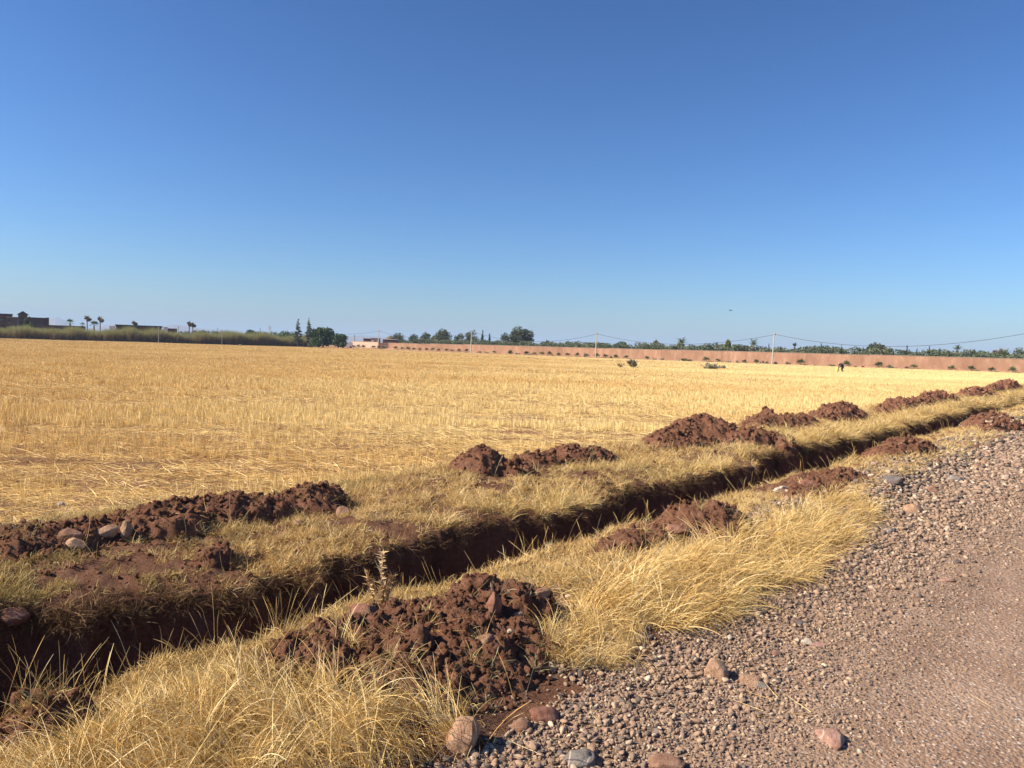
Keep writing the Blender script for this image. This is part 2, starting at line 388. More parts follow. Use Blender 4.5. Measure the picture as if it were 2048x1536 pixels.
# ------------------------------------------------------------------ ground sheets
def lines(a, b, s0, k):
    """from a to b, step s0 growing with the distance from zero by the factor k"""
    r = [a]
    while r[-1] < b: r.append(r[-1] + max(s0, k * abs(r[-1])))
    r[-1] = b; return np.array(r)
U = lines(-8, 300, .022, .0062)
U[0] = -8
def sheet(name, vs, m, kind='structure', u=None):
    u = U if u is None else u
    uu, vv = np.meshgrid(u, vs, indexing='ij')
    z = H(uu, vv); x, y = uv2xy(uu, vv)
    V = np.stack([x, y, z], -1).reshape(-1, 3)
    n, k = len(u), len(vs); i = np.arange(n * k).reshape(n, k)
    F = np.stack([i[:-1, :-1], i[1:, :-1], i[1:, 1:], i[:-1, 1:]], -1).reshape(-1, 4)
    o = obj(name, mesh(name, V, F, m, True)); tag(o, kind=kind); return o
v_road = np.concatenate([np.linspace(-9, 0, 30)[:-1], np.arange(0, 1.95, .045), [1.95]])
v_near = np.concatenate([np.arange(1.95, 3.25, .024), [3.25]])
v_tr = np.concatenate([np.arange(3.25, 4.7, .016), [4.7]])
v_far = np.concatenate([np.arange(4.7, 7, .028), [7.]])
v_field = lines(7, 320, .09, .013)
sheet('gravel_road', v_road, M_road)
sheet('roadside_verge', v_near, M_soil)
sheet('trench', v_tr, M_soil)
sheet('field_bank', v_far, M_soil)
UF = U[::2] if (len(U) % 2) else np.concatenate([U[::2], [U[-1]]])
sheet('stubble_field', v_field, M_field, u=U[(U < 40)] if False else U)
# the plain beyond, out to the horizon
c0 = [uv2xy(*p) for p in ((-8, -9), (300, -9), (300, 320), (-8, 320))]
c1 = [(-9500, -4500), (9500, -4500), (9500, 9800), (-9500, 9800)]
V = [(x, y, float(FZ(y)) - .02) for x, y in c0] + [(x, y, -.38) for x, y in c1]
# corners in matching order: ditch frame is turned about 50 degrees, so join by bearing
ang0 = [math.atan2(y - 90, x - 90) for x, y, z in V[:4]]; order = sorted(range(4), key=lambda k: ang0[k])
ordo = sorted(range(4, 8), key=lambda k: math.atan2(V[k][1], V[k][0]))
F = []
for k in range(4):
    F.append((order[k], order[(k + 1) % 4], ordo[(k + 1) % 4], ordo[k]))
M_plain = plain('plain_earth', (.30, .20, .11), 1, .02)
o = obj('plain', mesh('plain', V, F, M_plain)); tag(o, kind='structure')

# ------------------------------------------------------------------ scattering
def euler_from(n, rz):
    """rotations that turn z to the normals n after a spin rz; returns XYZ euler"""
    n = n / np.linalg.norm(n, axis=1, keepdims=True)
    c, s = np.cos(rz), np.sin(rz)
    x = np.stack([c, s, 0 * c], -1)
    x = x - n * (x * n).sum(1, keepdims=True); x /= np.linalg.norm(x, axis=1, keepdims=True)
    y = np.cross(n, x)
    return np.stack([np.arctan2(y[:, 2], n[:, 2]), -np.arcsin(np.clip(x[:, 2], -1, 1)), np.arctan2(x[:, 1], x[:, 0])], -1)
GN = {}
def scatter(name, P, E, Sc, I, sources, parent=None, tint=None, **tg):
    P = np.asarray(P, np.float32); n = len(P)
    me = bpy.data.meshes.new(name); me.vertices.add(n); me.vertices.foreach_set('co', P.ravel())
    Sc = np.asarray(Sc, np.float32)
    if Sc.ndim == 1: Sc = np.repeat(Sc[:, None], 3, 1)
    for k, ty, d in (('rot', 'FLOAT_VECTOR', np.asarray(E, np.float32)), ('scl', 'FLOAT_VECTOR', Sc)):
        a = me.attributes.new(k, ty, 'POINT'); a.data.foreach_set('vector', d.ravel())
    a = me.attributes.new('idx', 'INT', 'POINT'); a.data.foreach_set('value', np.asarray(I, np.int32))
    a = me.attributes.new('tint', 'FLOAT', 'POINT'); a.data.foreach_set('value', np.zeros(n, np.float32) if tint is None else np.asarray(tint, np.float32))
    key = tuple(s.name for s in sources)
    if key not in GN:
        g = bpy.data.node_groups.new('scatter_' + name, 'GeometryNodeTree')
        g.interface.new_socket('Geometry', in_out='INPUT', socket_type='NodeSocketGeometry')
        g.interface.new_socket('Geometry', in_out='OUTPUT', socket_type='NodeSocketGeometry')
        gi = g.nodes.new('NodeGroupInput'); go = g.nodes.new('NodeGroupOutput')
        ip = g.nodes.new('GeometryNodeInstanceOnPoints'); jn = g.nodes.new('GeometryNodeJoinGeometry')
        for s in sources:
            oi = g.nodes.new('GeometryNodeObjectInfo'); oi.inputs['Object'].default_value = s
            gt = g.nodes.new('GeometryNodeGeometryToInstance')
            g.links.new(oi.outputs['Geometry'], gt.inputs[0]); g.links.new(gt.outputs[0], jn.inputs[0])
        def na(nm, ty):
            q = g.nodes.new('GeometryNodeInputNamedAttribute'); q.data_type = ty; q.inputs['Name'].default_value = nm
            return q.outputs['Attribute']
        er = g.nodes.new('FunctionNodeEulerToRotation')
        g.links.new(na('rot', 'FLOAT_VECTOR'), er.inputs[0]); g.links.new(er.outputs[0], ip.inputs['Rotation'])
        g.links.new(na('scl', 'FLOAT_VECTOR'), ip.inputs['Scale']); g.links.new(na('idx', 'INT'), ip.inputs['Instance Index'])
        ip.inputs['Pick Instance'].default_value = True
        g.links.new(gi.outputs[0], ip.inputs['Points']); g.links.new(jn.outputs[0], ip.inputs['Instance']); g.links.new(ip.outputs[0], go.inputs[0])
        GN[key] = g
    o = obj(name, me, parent); md = o.modifiers.new('scatter', 'NODES'); md.node_group = GN[key]
    tag(o, **tg); return o
rng = np.random.default_rng(11)
def blades(n, L, rad, tilt, bend, w, az=None, azs=math.pi, seg=4, r=None, name='tuft', m=None, flat=.5, twist=.5, head=0):
    """n curved ribbons; L, tilt, bend, w are (low, high)"""
    r = r or np.random.default_rng(5)
    U_ = lambda ab: r.uniform(ab[0], ab[1], n)
    Ls, T, B, W = U_(L), U_(tilt), U_(bend), U_(w)
    A = (r.uniform(-azs, azs, n) + (az or 0)); ra = r.uniform(0, 2 * math.pi, n); rr = rad * np.sqrt(r.random(n))
    p = np.stack([np.cos(ra) * rr, np.sin(ra) * rr, -.01 + 0 * ra], -1)
    d = np.stack([np.cos(A), np.sin(A), 0 * A], -1); side = np.stack([-np.sin(A), np.cos(A), 0 * A], -1)
    tw = r.uniform(-twist, twist, n) * math.pi; curl = r.normal(0, .25, n)
    V = []; HH = []
    for k in range(seg + 1):
        f = k / seg; th = T + B * f ** 1.3
        t = d * np.sin(th)[:, None] + np.array([0, 0, 1.]) * np.cos(th)[:, None] + side * (curl * f)[:, None]
        wd = side * np.cos(tw)[:, None] + np.cross(t, side) * np.sin(tw)[:, None]
        ww = W * (1 - .75 * f ** 1.5)
        if head and k >= seg - 1: ww = W * head * (1 if k == seg - 1 else .4)
        V += [p - wd * ww[:, None] / 2, p + wd * ww[:, None] / 2]; HH += [np.full(n, f)] * 2
        p = p + t * (Ls / seg)[:, None]
    V = np.stack(V, 1); k2 = 2 * (seg + 1)
    F = np.array([(2 * k, 2 * k + 1, 2 * k + 3, 2 * k + 2) for k in range(seg)])
    F = (F[None] + (np.arange(n) * k2)[:, None, None]).reshape(-1, 4)
    bc = np.repeat(r.random(n), k2); bh = np.stack(HH, 1).ravel()
    return obj(name, mesh(name, V.reshape(-1, 3), F, m, False, {'bc': bc, 'bh': bh}), link=False)
def in_view(x, y, near=1.4, half=41):
    a = np.degrees(np.arctan2(x, y)); d = np.hypot(x, y)
    return (np.abs(a) < half) & (d > near) & (y > 0)
def sample(n, u0, u1, v0, v1, dens, near=1.4, bias=0., half=41):
    """n tries; keeps those in the seen sector with probability dens(u, v, d); u drawn as u**(1/(1-bias))"""
    q = rng.random(n)
    if bias:
        lo, hi = max(u0, .3), u1; u = lo * (hi / lo) ** q
        n0 = 0
    else: u = u0 + (u1 - u0) * q
    v = rng.uniform(v0, v1, n); x, y = uv2xy(u, v); d = np.hypot(x, y)
    k = in_view(x, y, near, half) & (rng.random(n) < dens(u, v, d))
    return u[k], v[k], x[k], y[k], d[k]
def normals(u, v, e=.04, amt=1.):
    zu = (S(u + e, v) - S(u - e, v)) / (2 * e); zv = (S(u, v + e) - S(u, v - e)) / (2 * e)
    x, y = uv2xy(zu, zv); n = np.stack([-x * amt, -y * amt, np.ones(len(x))], -1)
    return n / np.linalg.norm(n, axis=1, keepdims=True)

# ------------------------------------------------------------------ lumps: clods, pebbles, rocks
import bmesh
def ico(sub):
    bm = bmesh.new(); bmesh.ops.create_icosphere(bm, subdivisions=sub, radius=.5)
    V = np.array([v.co[:] for v in bm.verts]); F = np.array([[v.index for v in f.verts] for f in bm.faces]); bm.free(); return V, F
ICO = {k: ico(k) for k in (1, 2, 3, 4)}
def n3(P, s, f):
    return (fbm(P[:, 0] * f + s * 3.7, P[:, 1] * f + P[:, 2] * f * .7, s, 3) + fbm(P[:, 1] * f - s, P[:, 2] * f * 1.1 + 4, s + 3, 3) + fbm(P[:, 2] * f + 7, P[:, 0] * f, s + 6, 3)) / 1.6
def lump(name, s, m, sub=2, amp=.3, f=2.5, sc=(1, 1, 1), smooth=False, facets=0, cut=(.30, .42)):
    V, F = ICO[sub]; V = V.copy()
    V *= (1 + amp * n3(V * 2, s, f))[:, None]
    r = np.random.default_rng(s)
    for _ in range(facets):
        n = r.normal(size=3); n /= np.linalg.norm(n); h = r.uniform(*cut); d = V @ n - h
        V -= np.clip(d, 0, None)[:, None] * n * .9
    V *= np.array(sc)
    return obj(name, mesh(name, V, F, m, smooth), link=False)
CLODS = [lump('clod', 10 + i, M_clod, 2, .9, 3.4, (1, r_, q_), False, 7) for i, (r_, q_) in enumerate([(.9, .7), (.8, .8), (1.1, .75), (.7, .65), (.95, .9), (1.2, .6)])]
M_peb, t, o = mat('pebble')
oi = N(t, 'ShaderNodeObjectInfo'); r = ramp(t, [(.0, (.075, .068, .062)), (.25, (.155, .132, .113)), (.45, (.24, .172, .128)), (.65, (.31, .215, .15)), (.83, (.38, .29, .205)), (.97, (.52, .44, .33))])
r.color_ramp.interpolation = 'LINEAR'
t.links.new(oi.outputs['Random'], r.inputs[0]); tc = N(t, 'ShaderNodeTexCoord'); nn = noise(t, 3, 4, .7, tc.outputs['Object'])
rr = ramp(t, [(.3, (.75, .75, .75)), (.7, (1.15, 1.1, 1.06))]); t.links.new(nn.outputs[0], rr.inputs[0])
ti = N(t, 'ShaderNodeAttribute', attribute_name='tint', attribute_type='INSTANCER')
cc = mix(t, r.outputs[0], rr.outputs[0], 1., 'MULTIPLY')
cc = mix(t, cc, (.30, .195, .13), ti.outputs['Fac'])
surface(t, o, cc, .8, nn.outputs[0], .3, .02, .25)
PEBS = [lump('pebble', 40 + i, M_peb, 2, .40, 1.4, (1, r_, q_), i % 3 == 0, 9, (.20, .40)) for i, (r_, q_) in enumerate([(.8, .55), (.7, .6), (.9, .65), (.55, .45), (.85, .75), (.7, .35)])]

def rock_mat(name, cols, veins=.0):
    m, t, o = mat(name); tc = N(t, 'ShaderNodeTexCoord')
    n1 = noise(t, 2.2, 6, .65, tc.outputs['Object']); n2 = noise(t, 14, 6, .75, tc.outputs['Object'])
    c = ramp(t, [(.32, cols[0]), (.5, cols[1]), (.7, cols[2])]); t.links.new(n1.outputs[0], c.inputs[0])
    g = ramp(t, [(.35, (.8, .78, .76)), (.65, (1.12, 1.1, 1.08))]); t.links.new(n2.outputs[0], g.inputs[0])
    c2 = mix(t, c.outputs[0], g.outputs[0], 1., 'MULTIPLY')
    if veins:
        wv = N(t, 'ShaderNodeTexWave'); wv.inputs['Scale'].default_value = .55; wv.inputs['Distortion'].default_value = 7; t.links.new(tc.outputs['Object'], wv.inputs[0])
        vr = ramp(t, [(.975, (0, 0, 0)), (.995, (.7, .7, .7))]); t.links.new(wv.outputs['Fac'], vr.inputs[0])
        c2 = mix(t, c2, (.6, .5, .42), vr.outputs[0])
    n5 = noise(t, 1.1, 5, .7, pos(t)); n5.inputs['Scale'].default_value = 9
    dr = ramp(t, [(.5, (0, 0, 0)), (.62, (.55, .55, .55))]); t.links.new(n5.outputs[0], dr.inputs[0]); c2 = mix(t, c2, (.19, .095, .062), dr.outputs[0])
    surface(t, o, c2, .9, n2.outputs[0], .7, .03, .15); return m
M_rock = {'tan': rock_mat('tan_stone', [(.36, .22, .14), (.48, .31, .20), (.58, .41, .29)]),
          'pink': rock_mat('pink_stone', [(.33, .19, .15), (.44, .27, .21), (.54, .37, .30)], 1),
          'grey': rock_mat('grey_stone', [(.17, .16, .15), (.24, .22, .20), (.33, .30, .27)], 1),
          'dark': rock_mat('dark_stone', [(.11, .10, .105), (.17, .155, .155), (.24, .22, .21)]),
          'brown': rock_mat('brown_stone', [(.24, .13, .085), (.34, .20, .135), (.44, .29, .21)]),
          'pale': rock_mat('pale_stone', [(.48, .42, .34), (.60, .53, .44), (.7, .64, .55)]),
          'earth': rock_mat('earthy_stone', [(.19, .085, .055), (.30, .15, .105), (.40, .24, .18)])}

# ------------------------------------------------------------------ soil heaps
heap_grp = 'heaps of dug soil along the ditch'
for k, (lobes, label, ncl, nbig) in enumerate(MOUNDS):
    a = min(l[0] - l[2] for l in lobes) - .18; b = max(l[0] + l[2] for l in lobes) + .18
    c = min(l[1] - l[3] for l in lobes) - .18; d = max(l[1] + l[3] for l in lobes) + .18
    uc, vc = np.mean([l[0] for l in lobes]), np.mean([l[1] for l in lobes])
    dist = math.hypot(uc, vc); st = max(.011, .0028 * dist)
    uu, vv = np.meshgrid(np.arange(a, b, st), np.arange(c, d, st), indexing='ij')
    r_, p_ = lobeprof(uu, vv, lobes)
    core = np.clip((1.05 - r_) * 2.2, 0, 1)
    lump_ = heap_bumps(uu, vv, k, dist)
    # heights here follow H + the profile, clods proud of it
    z = H(uu, vv) + np.where(r_ < 1, np.maximum(p_, -.05), np.minimum(p_, 0) * .4) + core * lump_ - .035 * (r_ > .97)
    x, y = uv2xy(uu, vv); ox, oy = uv2xy(uc, vc); oz = S1(uc, vc) * 0
    V = np.stack([x - ox, y - oy, z], -1).reshape(-1, 3)
    n_, m_ = uu.shape; ii = np.arange(n_ * m_).reshape(n_, m_)
    F = np.stack([ii[:-1, :-1], ii[1:, :-1], ii[1:, 1:], ii[:-1, 1:]], -1)
    keep = (r_[:-1, :-1] < 1.12).reshape(-1); F = F.reshape(-1, 4)[keep]
    used = np.zeros(len(V), bool); used[F.ravel()] = True; remap = np.cumsum(used) - 1
    o = obj('soil_heap', mesh('soil_heap', V[used], remap[F], M_clod, True), loc=(ox, oy, 0)); tag(o, label, 'soil heap', heap_grp)
    # loose clods
    n = int(ncl * 5)
    u_ = rng.uniform(a - .05, b + .05, n); v_ = rng.uniform(c - .05, d + .05, n)
    q, pp = lobeprof(u_, v_, lobes); kk = rng.random(n) < np.clip(1.55 - q, 0, 1); u_, v_, q = u_[kk], v_[kk], q[kk]
    sz = np.clip(.008 * (1 - rng.random(len(u_))) ** -.5, 0, .05) * max(1, dist / 7) ** .8
    zz = S(u_, v_) + .08 * sz + np.clip((1.05 - q) * 2.2, 0, 1) * heap_bumps(u_, v_, k, dist)
    x, y = uv2xy(u_, v_)
    E = rng.uniform(0, 6.28, (len(u_), 3))
    scatter('loose_clods', np.stack([x - ox, y - oy, zz], -1), E, sz * 1.15, rng.integers(0, 6, len(u_)), CLODS, o, kind='stuff')
    for j in range(nbig):
        l = lobes[j % len(lobes)]; t_ = rng.uniform(0, 6.28); rr_ = rng.uniform(.1, .85)
        bu, bv = l[0] + l[2] * rr_ * math.cos(t_), l[1] + l[3] * rr_ * math.sin(t_); s_ = rng.uniform(.04, .085) * (1 if dist < 8 else 1.6)
        x, y = uv2xy(bu, bv)
        cl = obj('clod', CLODS[j % 6].data, o, (x - ox, y - oy, S1(bu, bv) + float(heap_bumps(np.array([bu]), np.array([bv]), k, dist)[0]) + .01)); cl.scale = (s_, s_, s_ * .9); cl.rotation_euler = tuple(rng.uniform(0, 6.28, 3))
        
# clods strewn on the banks
u, v, x, y, d = sample(60000, .3, 40, 2.1, 6.9, lambda u, v, d: np.clip(.3 + 1.6 * vn(u * 1.3, v * 1.6, 81), 0, 1) * ((v < 3.5) | (v > 4.3)) * np.where(v > 6.2, .4, 1), bias=1)
sz = np.clip(.008 * (1 - rng.random(len(u))) ** -.5, 0, .045) * np.maximum(1, d / 6)
scatter('bank_clods', np.stack([x, y, S(u, v) + .15 * sz], -1), rng.uniform(0, 6.28, (len(u), 3)), sz, rng.integers(0, 6, len(u)), CLODS, kind='stuff')

# ------------------------------------------------------------------ gravel
def heapmask(u, v): return mound_top(u, v) > .02
def grav(u, v, d):
    edge = np.exp(-((v - (1.62 + .25 * vn(u * .7, u * 0, 90))) / .62) ** 2)
    bank = ((v > 1.7) & (v < 2.75)) * np.clip(.35 + 2.6 * vn(u * .45, v * .8, 91), 0, 1) * (v < 2.5 + .4 * vn(u * .9, u * 0, 92))
    track = .5 + .5 * np.clip(.5 + vn(u * .5, v * 2, 93) * 2, 0, 1) - .6 * np.exp(-((v - .10) / .34) ** 2)
    cut = np.where(u < 3.0, 1 - ss(1.9, 2.05, v + .1 * vn(u * 5, v * 5, 95) + .0 * u), 1)
    return np.clip(np.maximum(np.maximum(edge, track), bank), .04, 1) * np.maximum(cut, .06) * np.where(heapmask(u, v), .06, 1)
u, v, x, y, d = sample(560000, 1.6, 60, -3.0, 2.9, grav, bias=1, near=2.4, half=37)
sz = (.0065 + .018 * rng.random(len(u)) ** 2.1 + .036 * rng.random(len(u)) ** 9) * (.52 + .44 * ss(.4, 1.7, v)) * np.maximum(1, d / 4.6) ** .85
loose = np.clip((v - .6) / 1., 0, 1)
zz = S(u, v) + sz * (.02 + .22 * loose)
E = np.stack([rng.normal(0, .35, len(u)), rng.normal(0, .35, len(u)), rng.uniform(0, 6.28, len(u))], -1)
scatter('gravel', np.stack([x, y, zz], -1), E, sz, rng.integers(0, 6, len(u)), PEBS, tint=np.clip(rng.normal(.34, .25, len(u)) + .15 * ss(1.2, .2, v) - .22 * ss(1.6, 2.2, v), 0, .85), kind='stuff')
print('gravel', len(u))

# ------------------------------------------------------------------ single stones: px, py, size, shape, colour, sunk, label
def ground_at(px, py):
    r = ray(px, py); t0 = 0
    ts = np.linspace(1.5, 60, 6000); X = r[0] * ts; Y = r[1] * ts; Z = EYE + r[2] * ts
    u, v = xy2uv(X, Y); below = Z < S(u, v)
    k = int(np.argmax(below)); return X[k], Y[k], float(S(u[k:k + 1], v[k:k + 1])[0])
STONES = [
    (1431, 1352, .165, (.92, .85, 1.0), 'tan', 'round tan stone with a dark spot, standing on the gravel'),
    (1498, 1368, .13, (1., .8, .62), 'tan', 'small wrinkled tan stone right of the round tan one'),
    (1525, 1376, .085, (1.2, .7, .5), 'grey', 'small smooth grey pebble touching the wrinkled tan stone'),
    (1660, 1482, .15, (.72, 1.15, .5), 'pink', 'banded pink stone lying on the road gravel, lower right'),
    (930, 1490, .22, (.62, .8, 1.0), 'tan', 'large upright pinkish tan boulder at the bottom, shadowed right side'),
    (1158, 1528, .16, (1., .8, .55), 'grey', 'flat grey stone with a pale vein at the bottom edge'),
    (1186, 1530, .08, (1.3, .8, .6), 'brown', 'small brown stone behind the veined grey one'),
    (1335, 1534, .15, (1.2, .9, .4), 'brown', 'flat brown stone cut by the bottom edge of the photo'),
    (1614, 1287, .075, (1., .8, .7), 'pale', 'pale angular stone on the open gravel'),
    (1640, 1292, .09, (1.3, .8, .4), 'pink', 'flat pinkish stone beside the pale angular one'),
    (1597, 1249, .075, (1.1, .8, .7), 'dark', 'dark rounded stone with white specks on the gravel'),
    (1645, 1140, .11, (1., .8, .7), 'dark', 'dark stone half hidden at the tip of the long golden grass'),
    (1552, 1310, .055, (1., .8, .8), 'pink', 'small reddish stone between the golden grass and the road'),
    (1890, 1162, .10, (1.4, .8, .35), 'pink', 'flat pinkish stone in the middle of the road'),
    (1914, 1126, .07, (1., .8, .7), 'dark', 'dark rounded stone in the middle of the road'),
    (1826, 1025, .20, (1.1, .9, .7), 'tan', 'orange pink boulder at the road edge, beyond the grey gravel bank'),
    (1778, 1068, .15, (1., .8, .7), 'grey', 'grey boulder on the gravel bank casting a shadow on the road'),
    (1787, 968, .26, (1., .8, .75), 'dark', 'large dark boulder in the green grass of the near bank'),
    (1862, 985, .18, (1., .8, .7), 'brown', 'brown boulder at the foot of the near bank'),
    (1968, 928, .20, (1.2, .8, .6), 'tan', 'pale tan boulder on the far gravel bank'),
    (1950, 938, .15, (1., .9, .7), 'tan', 'smaller tan stone left of the pale boulder on the gravel bank'),
    (2010, 956, .14, (1.2, .9, .5), 'pale', 'pale flat stone on the road, upper right'),
    (1908, 962, .22, (1.1, .8, .6), 'grey', 'round grey boulder where the gravel bank meets the road'),
    (987, 1225, .17, (.62, .62, 1.15), 'earth', 'upright earth-coated stone on top of the nearest soil heap'),
    (1082, 1200, .13, (1., .8, .8), 'brown', 'rounded brown stone in the peak of the nearest soil heap'),
    (1036, 1240, .085, (1., .8, .95), 'tan', 'pale triangular stone below the peak of the nearest heap'),
    (945, 1266, .10, (1.2, .8, .8), 'earth', 'reddish stone in the middle of the nearest soil heap'),
    (968, 1292, .11, (1.2, .8, .8), 'brown', 'split rounded stone low on the nearest soil heap'),
    (728, 1232, .15, (1.2, .8, .75), 'earth', 'earth-coated stone at the ditch lip, left end of the nearest heap'),
    (1045, 1460, .10, (1., .9, .8), 'brown', 'brown stone under the drooping grass beside the gravel'),
    (1090, 1440, .12, (1.2, .9, .7), 'earth', 'reddish stone under the grass, behind the dark gravel'),
    (213, 1068, .15, (1.15, .7, .75), 'tan', 'leaning tan stone with a square dark mark on the leftmost heap'),
    (252, 1072, .13, (.6, .6, 1.15), 'tan', 'upright mottled stone right of the marked one'),
    (141, 1076, .14, (1.1, .7, .8), 'brown', 'brown stone leaning behind the smooth tan one'),
    (146, 1090, .16, (1.4, .8, .55), 'tan', 'smooth flat tan stone on the leftmost heap'),
    (24, 1238, .17, (1.3, .9, .6), 'earth', 'brown boulder at the left edge above the ditch'),
    (686, 1030, .16, (.9, .8, .8), 'brown', 'rounded stone at the right end of the long dark heap'),
    (595, 1050, .10, (1., .8, .8), 'tan', 'pale stone set in the front of the long dark heap'),
    (1345, 1066, .22, (1.2, .8, .6), 'earth', 'dusty boulder on the near lip before the second road side heap'),
    (1563, 982, .16, (1.2, .8, .6), 'pale', 'white chalky lump at the near lip of the ditch'),
    (1578, 985, .10, (1., .8, .7), 'pale', 'smaller white lump right of the chalky one'),
    (1615, 970, .22, (1.2, .8, .5), 'earth', 'low reddish boulder on the near lip beside the white lumps'),
    (122, 1012, .09, (1., .8, .9), 'pale', 'pale stone lying in the bare patch of the stubble'),
    (1475, 1410, .045, (1.3, .8, .4), 'pink', 'small orange stone chip on the gravel'),
]
for k, (px, py, s_, sc, c_, label) in enumerate(STONES):
    x, y, z = ground_at(px, py)
    me = lump('stone', 100 + k, M_rock[c_], 4 if s_ > .1 else 3, .30, 1.5, sc, True, 9).data
    o = obj('stone', me, loc=(x, y, z + s_ * sc[2] * .12)); o.scale = (s_,) * 3
    o.rotation_euler = (rng.normal(0, .12), rng.normal(0, .12), rng.uniform(-.5, .5)); tag(o, label, 'stone', 'single stones on the ground and the heaps')

# ------------------------------------------------------------------ grasses
R_ = lambda s: np.random.default_rng(s)
MATG = [blades(38, (.05, .13), .065, (.1, 1.3), (.2, 1.4), (.0026, .0055), r=R_(i), m=M_mat, name='bank_tuft') for i in range(5)]
ROOT = [blades(26, (.05, .14), .05, (.1, 1.2), (.2, 1.4), (.002, .004), r=R_(130 + i), m=M_root_shade, name='root_tuft') for i in range(5)]
LONG = [blades(26, (.26, .60), .09, (.2, 1.15), (.5, 1.8), (.0032, .0062), azs=.75, seg=7, r=R_(20 + i), m=M_straw, name='long_straw') for i in range(5)]
MEDG = [blades(32, (.10, .30), .07, (.1, 1.05), (.3, 1.3), (.0028, .0052), seg=5, r=R_(30 + i), m=M_straw, name='golden_tuft') for i in range(4)]
UPR = [blades(3, (.12, .36), .06, (0, .6), (.0, .9), (.0022, .0036), seg=5, r=R_(40 + i), m=M_straw, name='dry_stalks', head=1.1) for i in range(4)]
STUB = [blades(13, (.07, .17), .045, (0, .22), (0, .12), (.0035, .006), seg=1, r=R_(50 + i), m=M_stub, name='stubble_clump') for i in range(5)]
STUBW = [blades(24, (.05, .18), .11, (0, .3), (0, .15), (.005, .009), seg=1, r=R_(60 + i), m=M_stub, name='stubble_patch') for i in range(4)]
LIE = [blades(30, (.08, .30), .28, (1.35, 1.58), (0, .1), (.003, .006), seg=2, r=R_(70 + i), m=M_stub, name='lying_straw') for i in range(4)]
def tile(i, n, size, w, h):
    r = R_(80 + i); o = blades(n, h, .01, (0, .35), (0, .1), w, seg=1, r=r, m=M_stub, name='stubble_tile')
    co = np.empty(len(o.data.vertices) * 3, np.float32); o.data.vertices.foreach_get('co', co); co = co.reshape(-1, 4, 3)
    co[:, :, :2] += r.uniform(-size / 2, size / 2, (len(co), 1, 2)); o.data.vertices.foreach_set('co', co.ravel()); return o
TILE = [tile(i, 190, 1.5, (.009, .018), (.05, .19)) for i in range(4)]
TILEF = [tile(9 + i, 330, 3.4, (.02, .04), (.05, .20)) for i in range(4)]

def lod(s, d, d0, a=.85, b=.25):
    k = np.maximum(1, d / d0); return np.stack([s * k ** a, s * k ** a, s * k ** b], -1)
# bank mat grass
def mat_d(u, v, d):
    far = ((v > edge_far(u) - .02) & (v < 6.9)) * np.clip(.68 + 1.3 * fbm(u * .9, v * 1.1, 201, 3) + 1.1 * vn(u * 4, v * 4, 204) - .55 * ss(6.3, 6.9, v), 0.05, 1)
    near = ((v > 2.35) & (v < edge_near(u) + .02)) * np.clip(.4 + 2.2 * vn(u * .9, v * 1.2, 202), 0, 1)
    far = far * (1 - .8 * np.exp(-((v - 5.85) / .3) ** 2) * ss(8.5, 11, u))
    near = near * np.where((u < 2.4) & (v > 3.02), .45, 1)
    return np.maximum(far, near) * np.where(heapmask(u, v), .04, 1)
u, v, x, y, d = sample(52000, .5, 75, 2.0, 6.9, mat_d, bias=1)
g = np.clip(.38 * ss(7, 3.5, d) * (v > 4.2) + .04 + .8 * vn(u * .6, v * .9, 203), 0, .85) * np.where(v > 4.2, 1, .4)
s_ = lod(rng.uniform(.4, .85, len(u)), d, 7)
nrm = normals(u, v, .05, .6)
scatter('bank_grass', np.stack([x, y, S(u, v)], -1), euler_from(nrm, rng.uniform(0, 6.28, len(u))), s_, rng.integers(0, 5, len(u)), MATG, tint=g, kind='stuff'); print('mat', len(u))
# overhang along the far lip: tufts hanging into the ditch
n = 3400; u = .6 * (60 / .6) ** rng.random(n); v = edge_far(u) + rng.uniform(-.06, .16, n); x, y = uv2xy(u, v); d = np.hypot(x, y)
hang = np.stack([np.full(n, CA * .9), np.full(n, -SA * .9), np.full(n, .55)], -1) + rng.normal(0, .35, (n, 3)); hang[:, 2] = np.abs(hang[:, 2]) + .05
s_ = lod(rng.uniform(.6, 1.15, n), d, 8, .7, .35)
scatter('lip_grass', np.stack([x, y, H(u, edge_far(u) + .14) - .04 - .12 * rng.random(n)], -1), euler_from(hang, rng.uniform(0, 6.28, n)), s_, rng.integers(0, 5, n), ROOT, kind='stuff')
# golden tufts on both banks
def med_d(u, v, d):
    near = ((v > np.where(u < 2.6, 2.02, 2.3)) & (v < edge_near(u) - .02)) * np.clip(.5 + 2.8 * vn(u * .75 + 3, v * 1.1, 211), 0, 1)
    far = ((v > edge_far(u) + .05) & (v < 6.6)) * np.clip(-.15 + 2.0 * vn(u * .5, v * .9, 212) + .45 * ss(5, 11, d), 0, .8)
    near = near * np.where((u < 2.4) & (v > 3.0), .3, 1); far = far * (1 - .8 * np.exp(-((v - 5.85) / .3) ** 2) * ss(8.5, 11, u))
    return np.maximum(near, far) * np.where(heapmask(u, v), .02, 1)
u, v, x, y, d = sample(15000, .6, 75, 2.1, 6.9, med_d, bias=1)
s_ = lod(rng.uniform(.3, .75, len(u)) * np.where((v > 2.95) & (v < 4), .5, 1), d, 8, .8, .35)
scatter('golden_grass', np.stack([x, y, S(u, v)], -1), euler_from(normals(u, v, .05, .5), rng.uniform(0, 6.28, len(u))), s_, rng.integers(0, 4, len(u)), MEDG, tint=np.clip(rng.normal(.03, .12, len(u)) + .6 * np.exp(-((u - 11.5) / 1.5) ** 2 - ((v - 2.1) / .3) ** 2), 0, .7), kind='stuff'); print('gold', len(u))
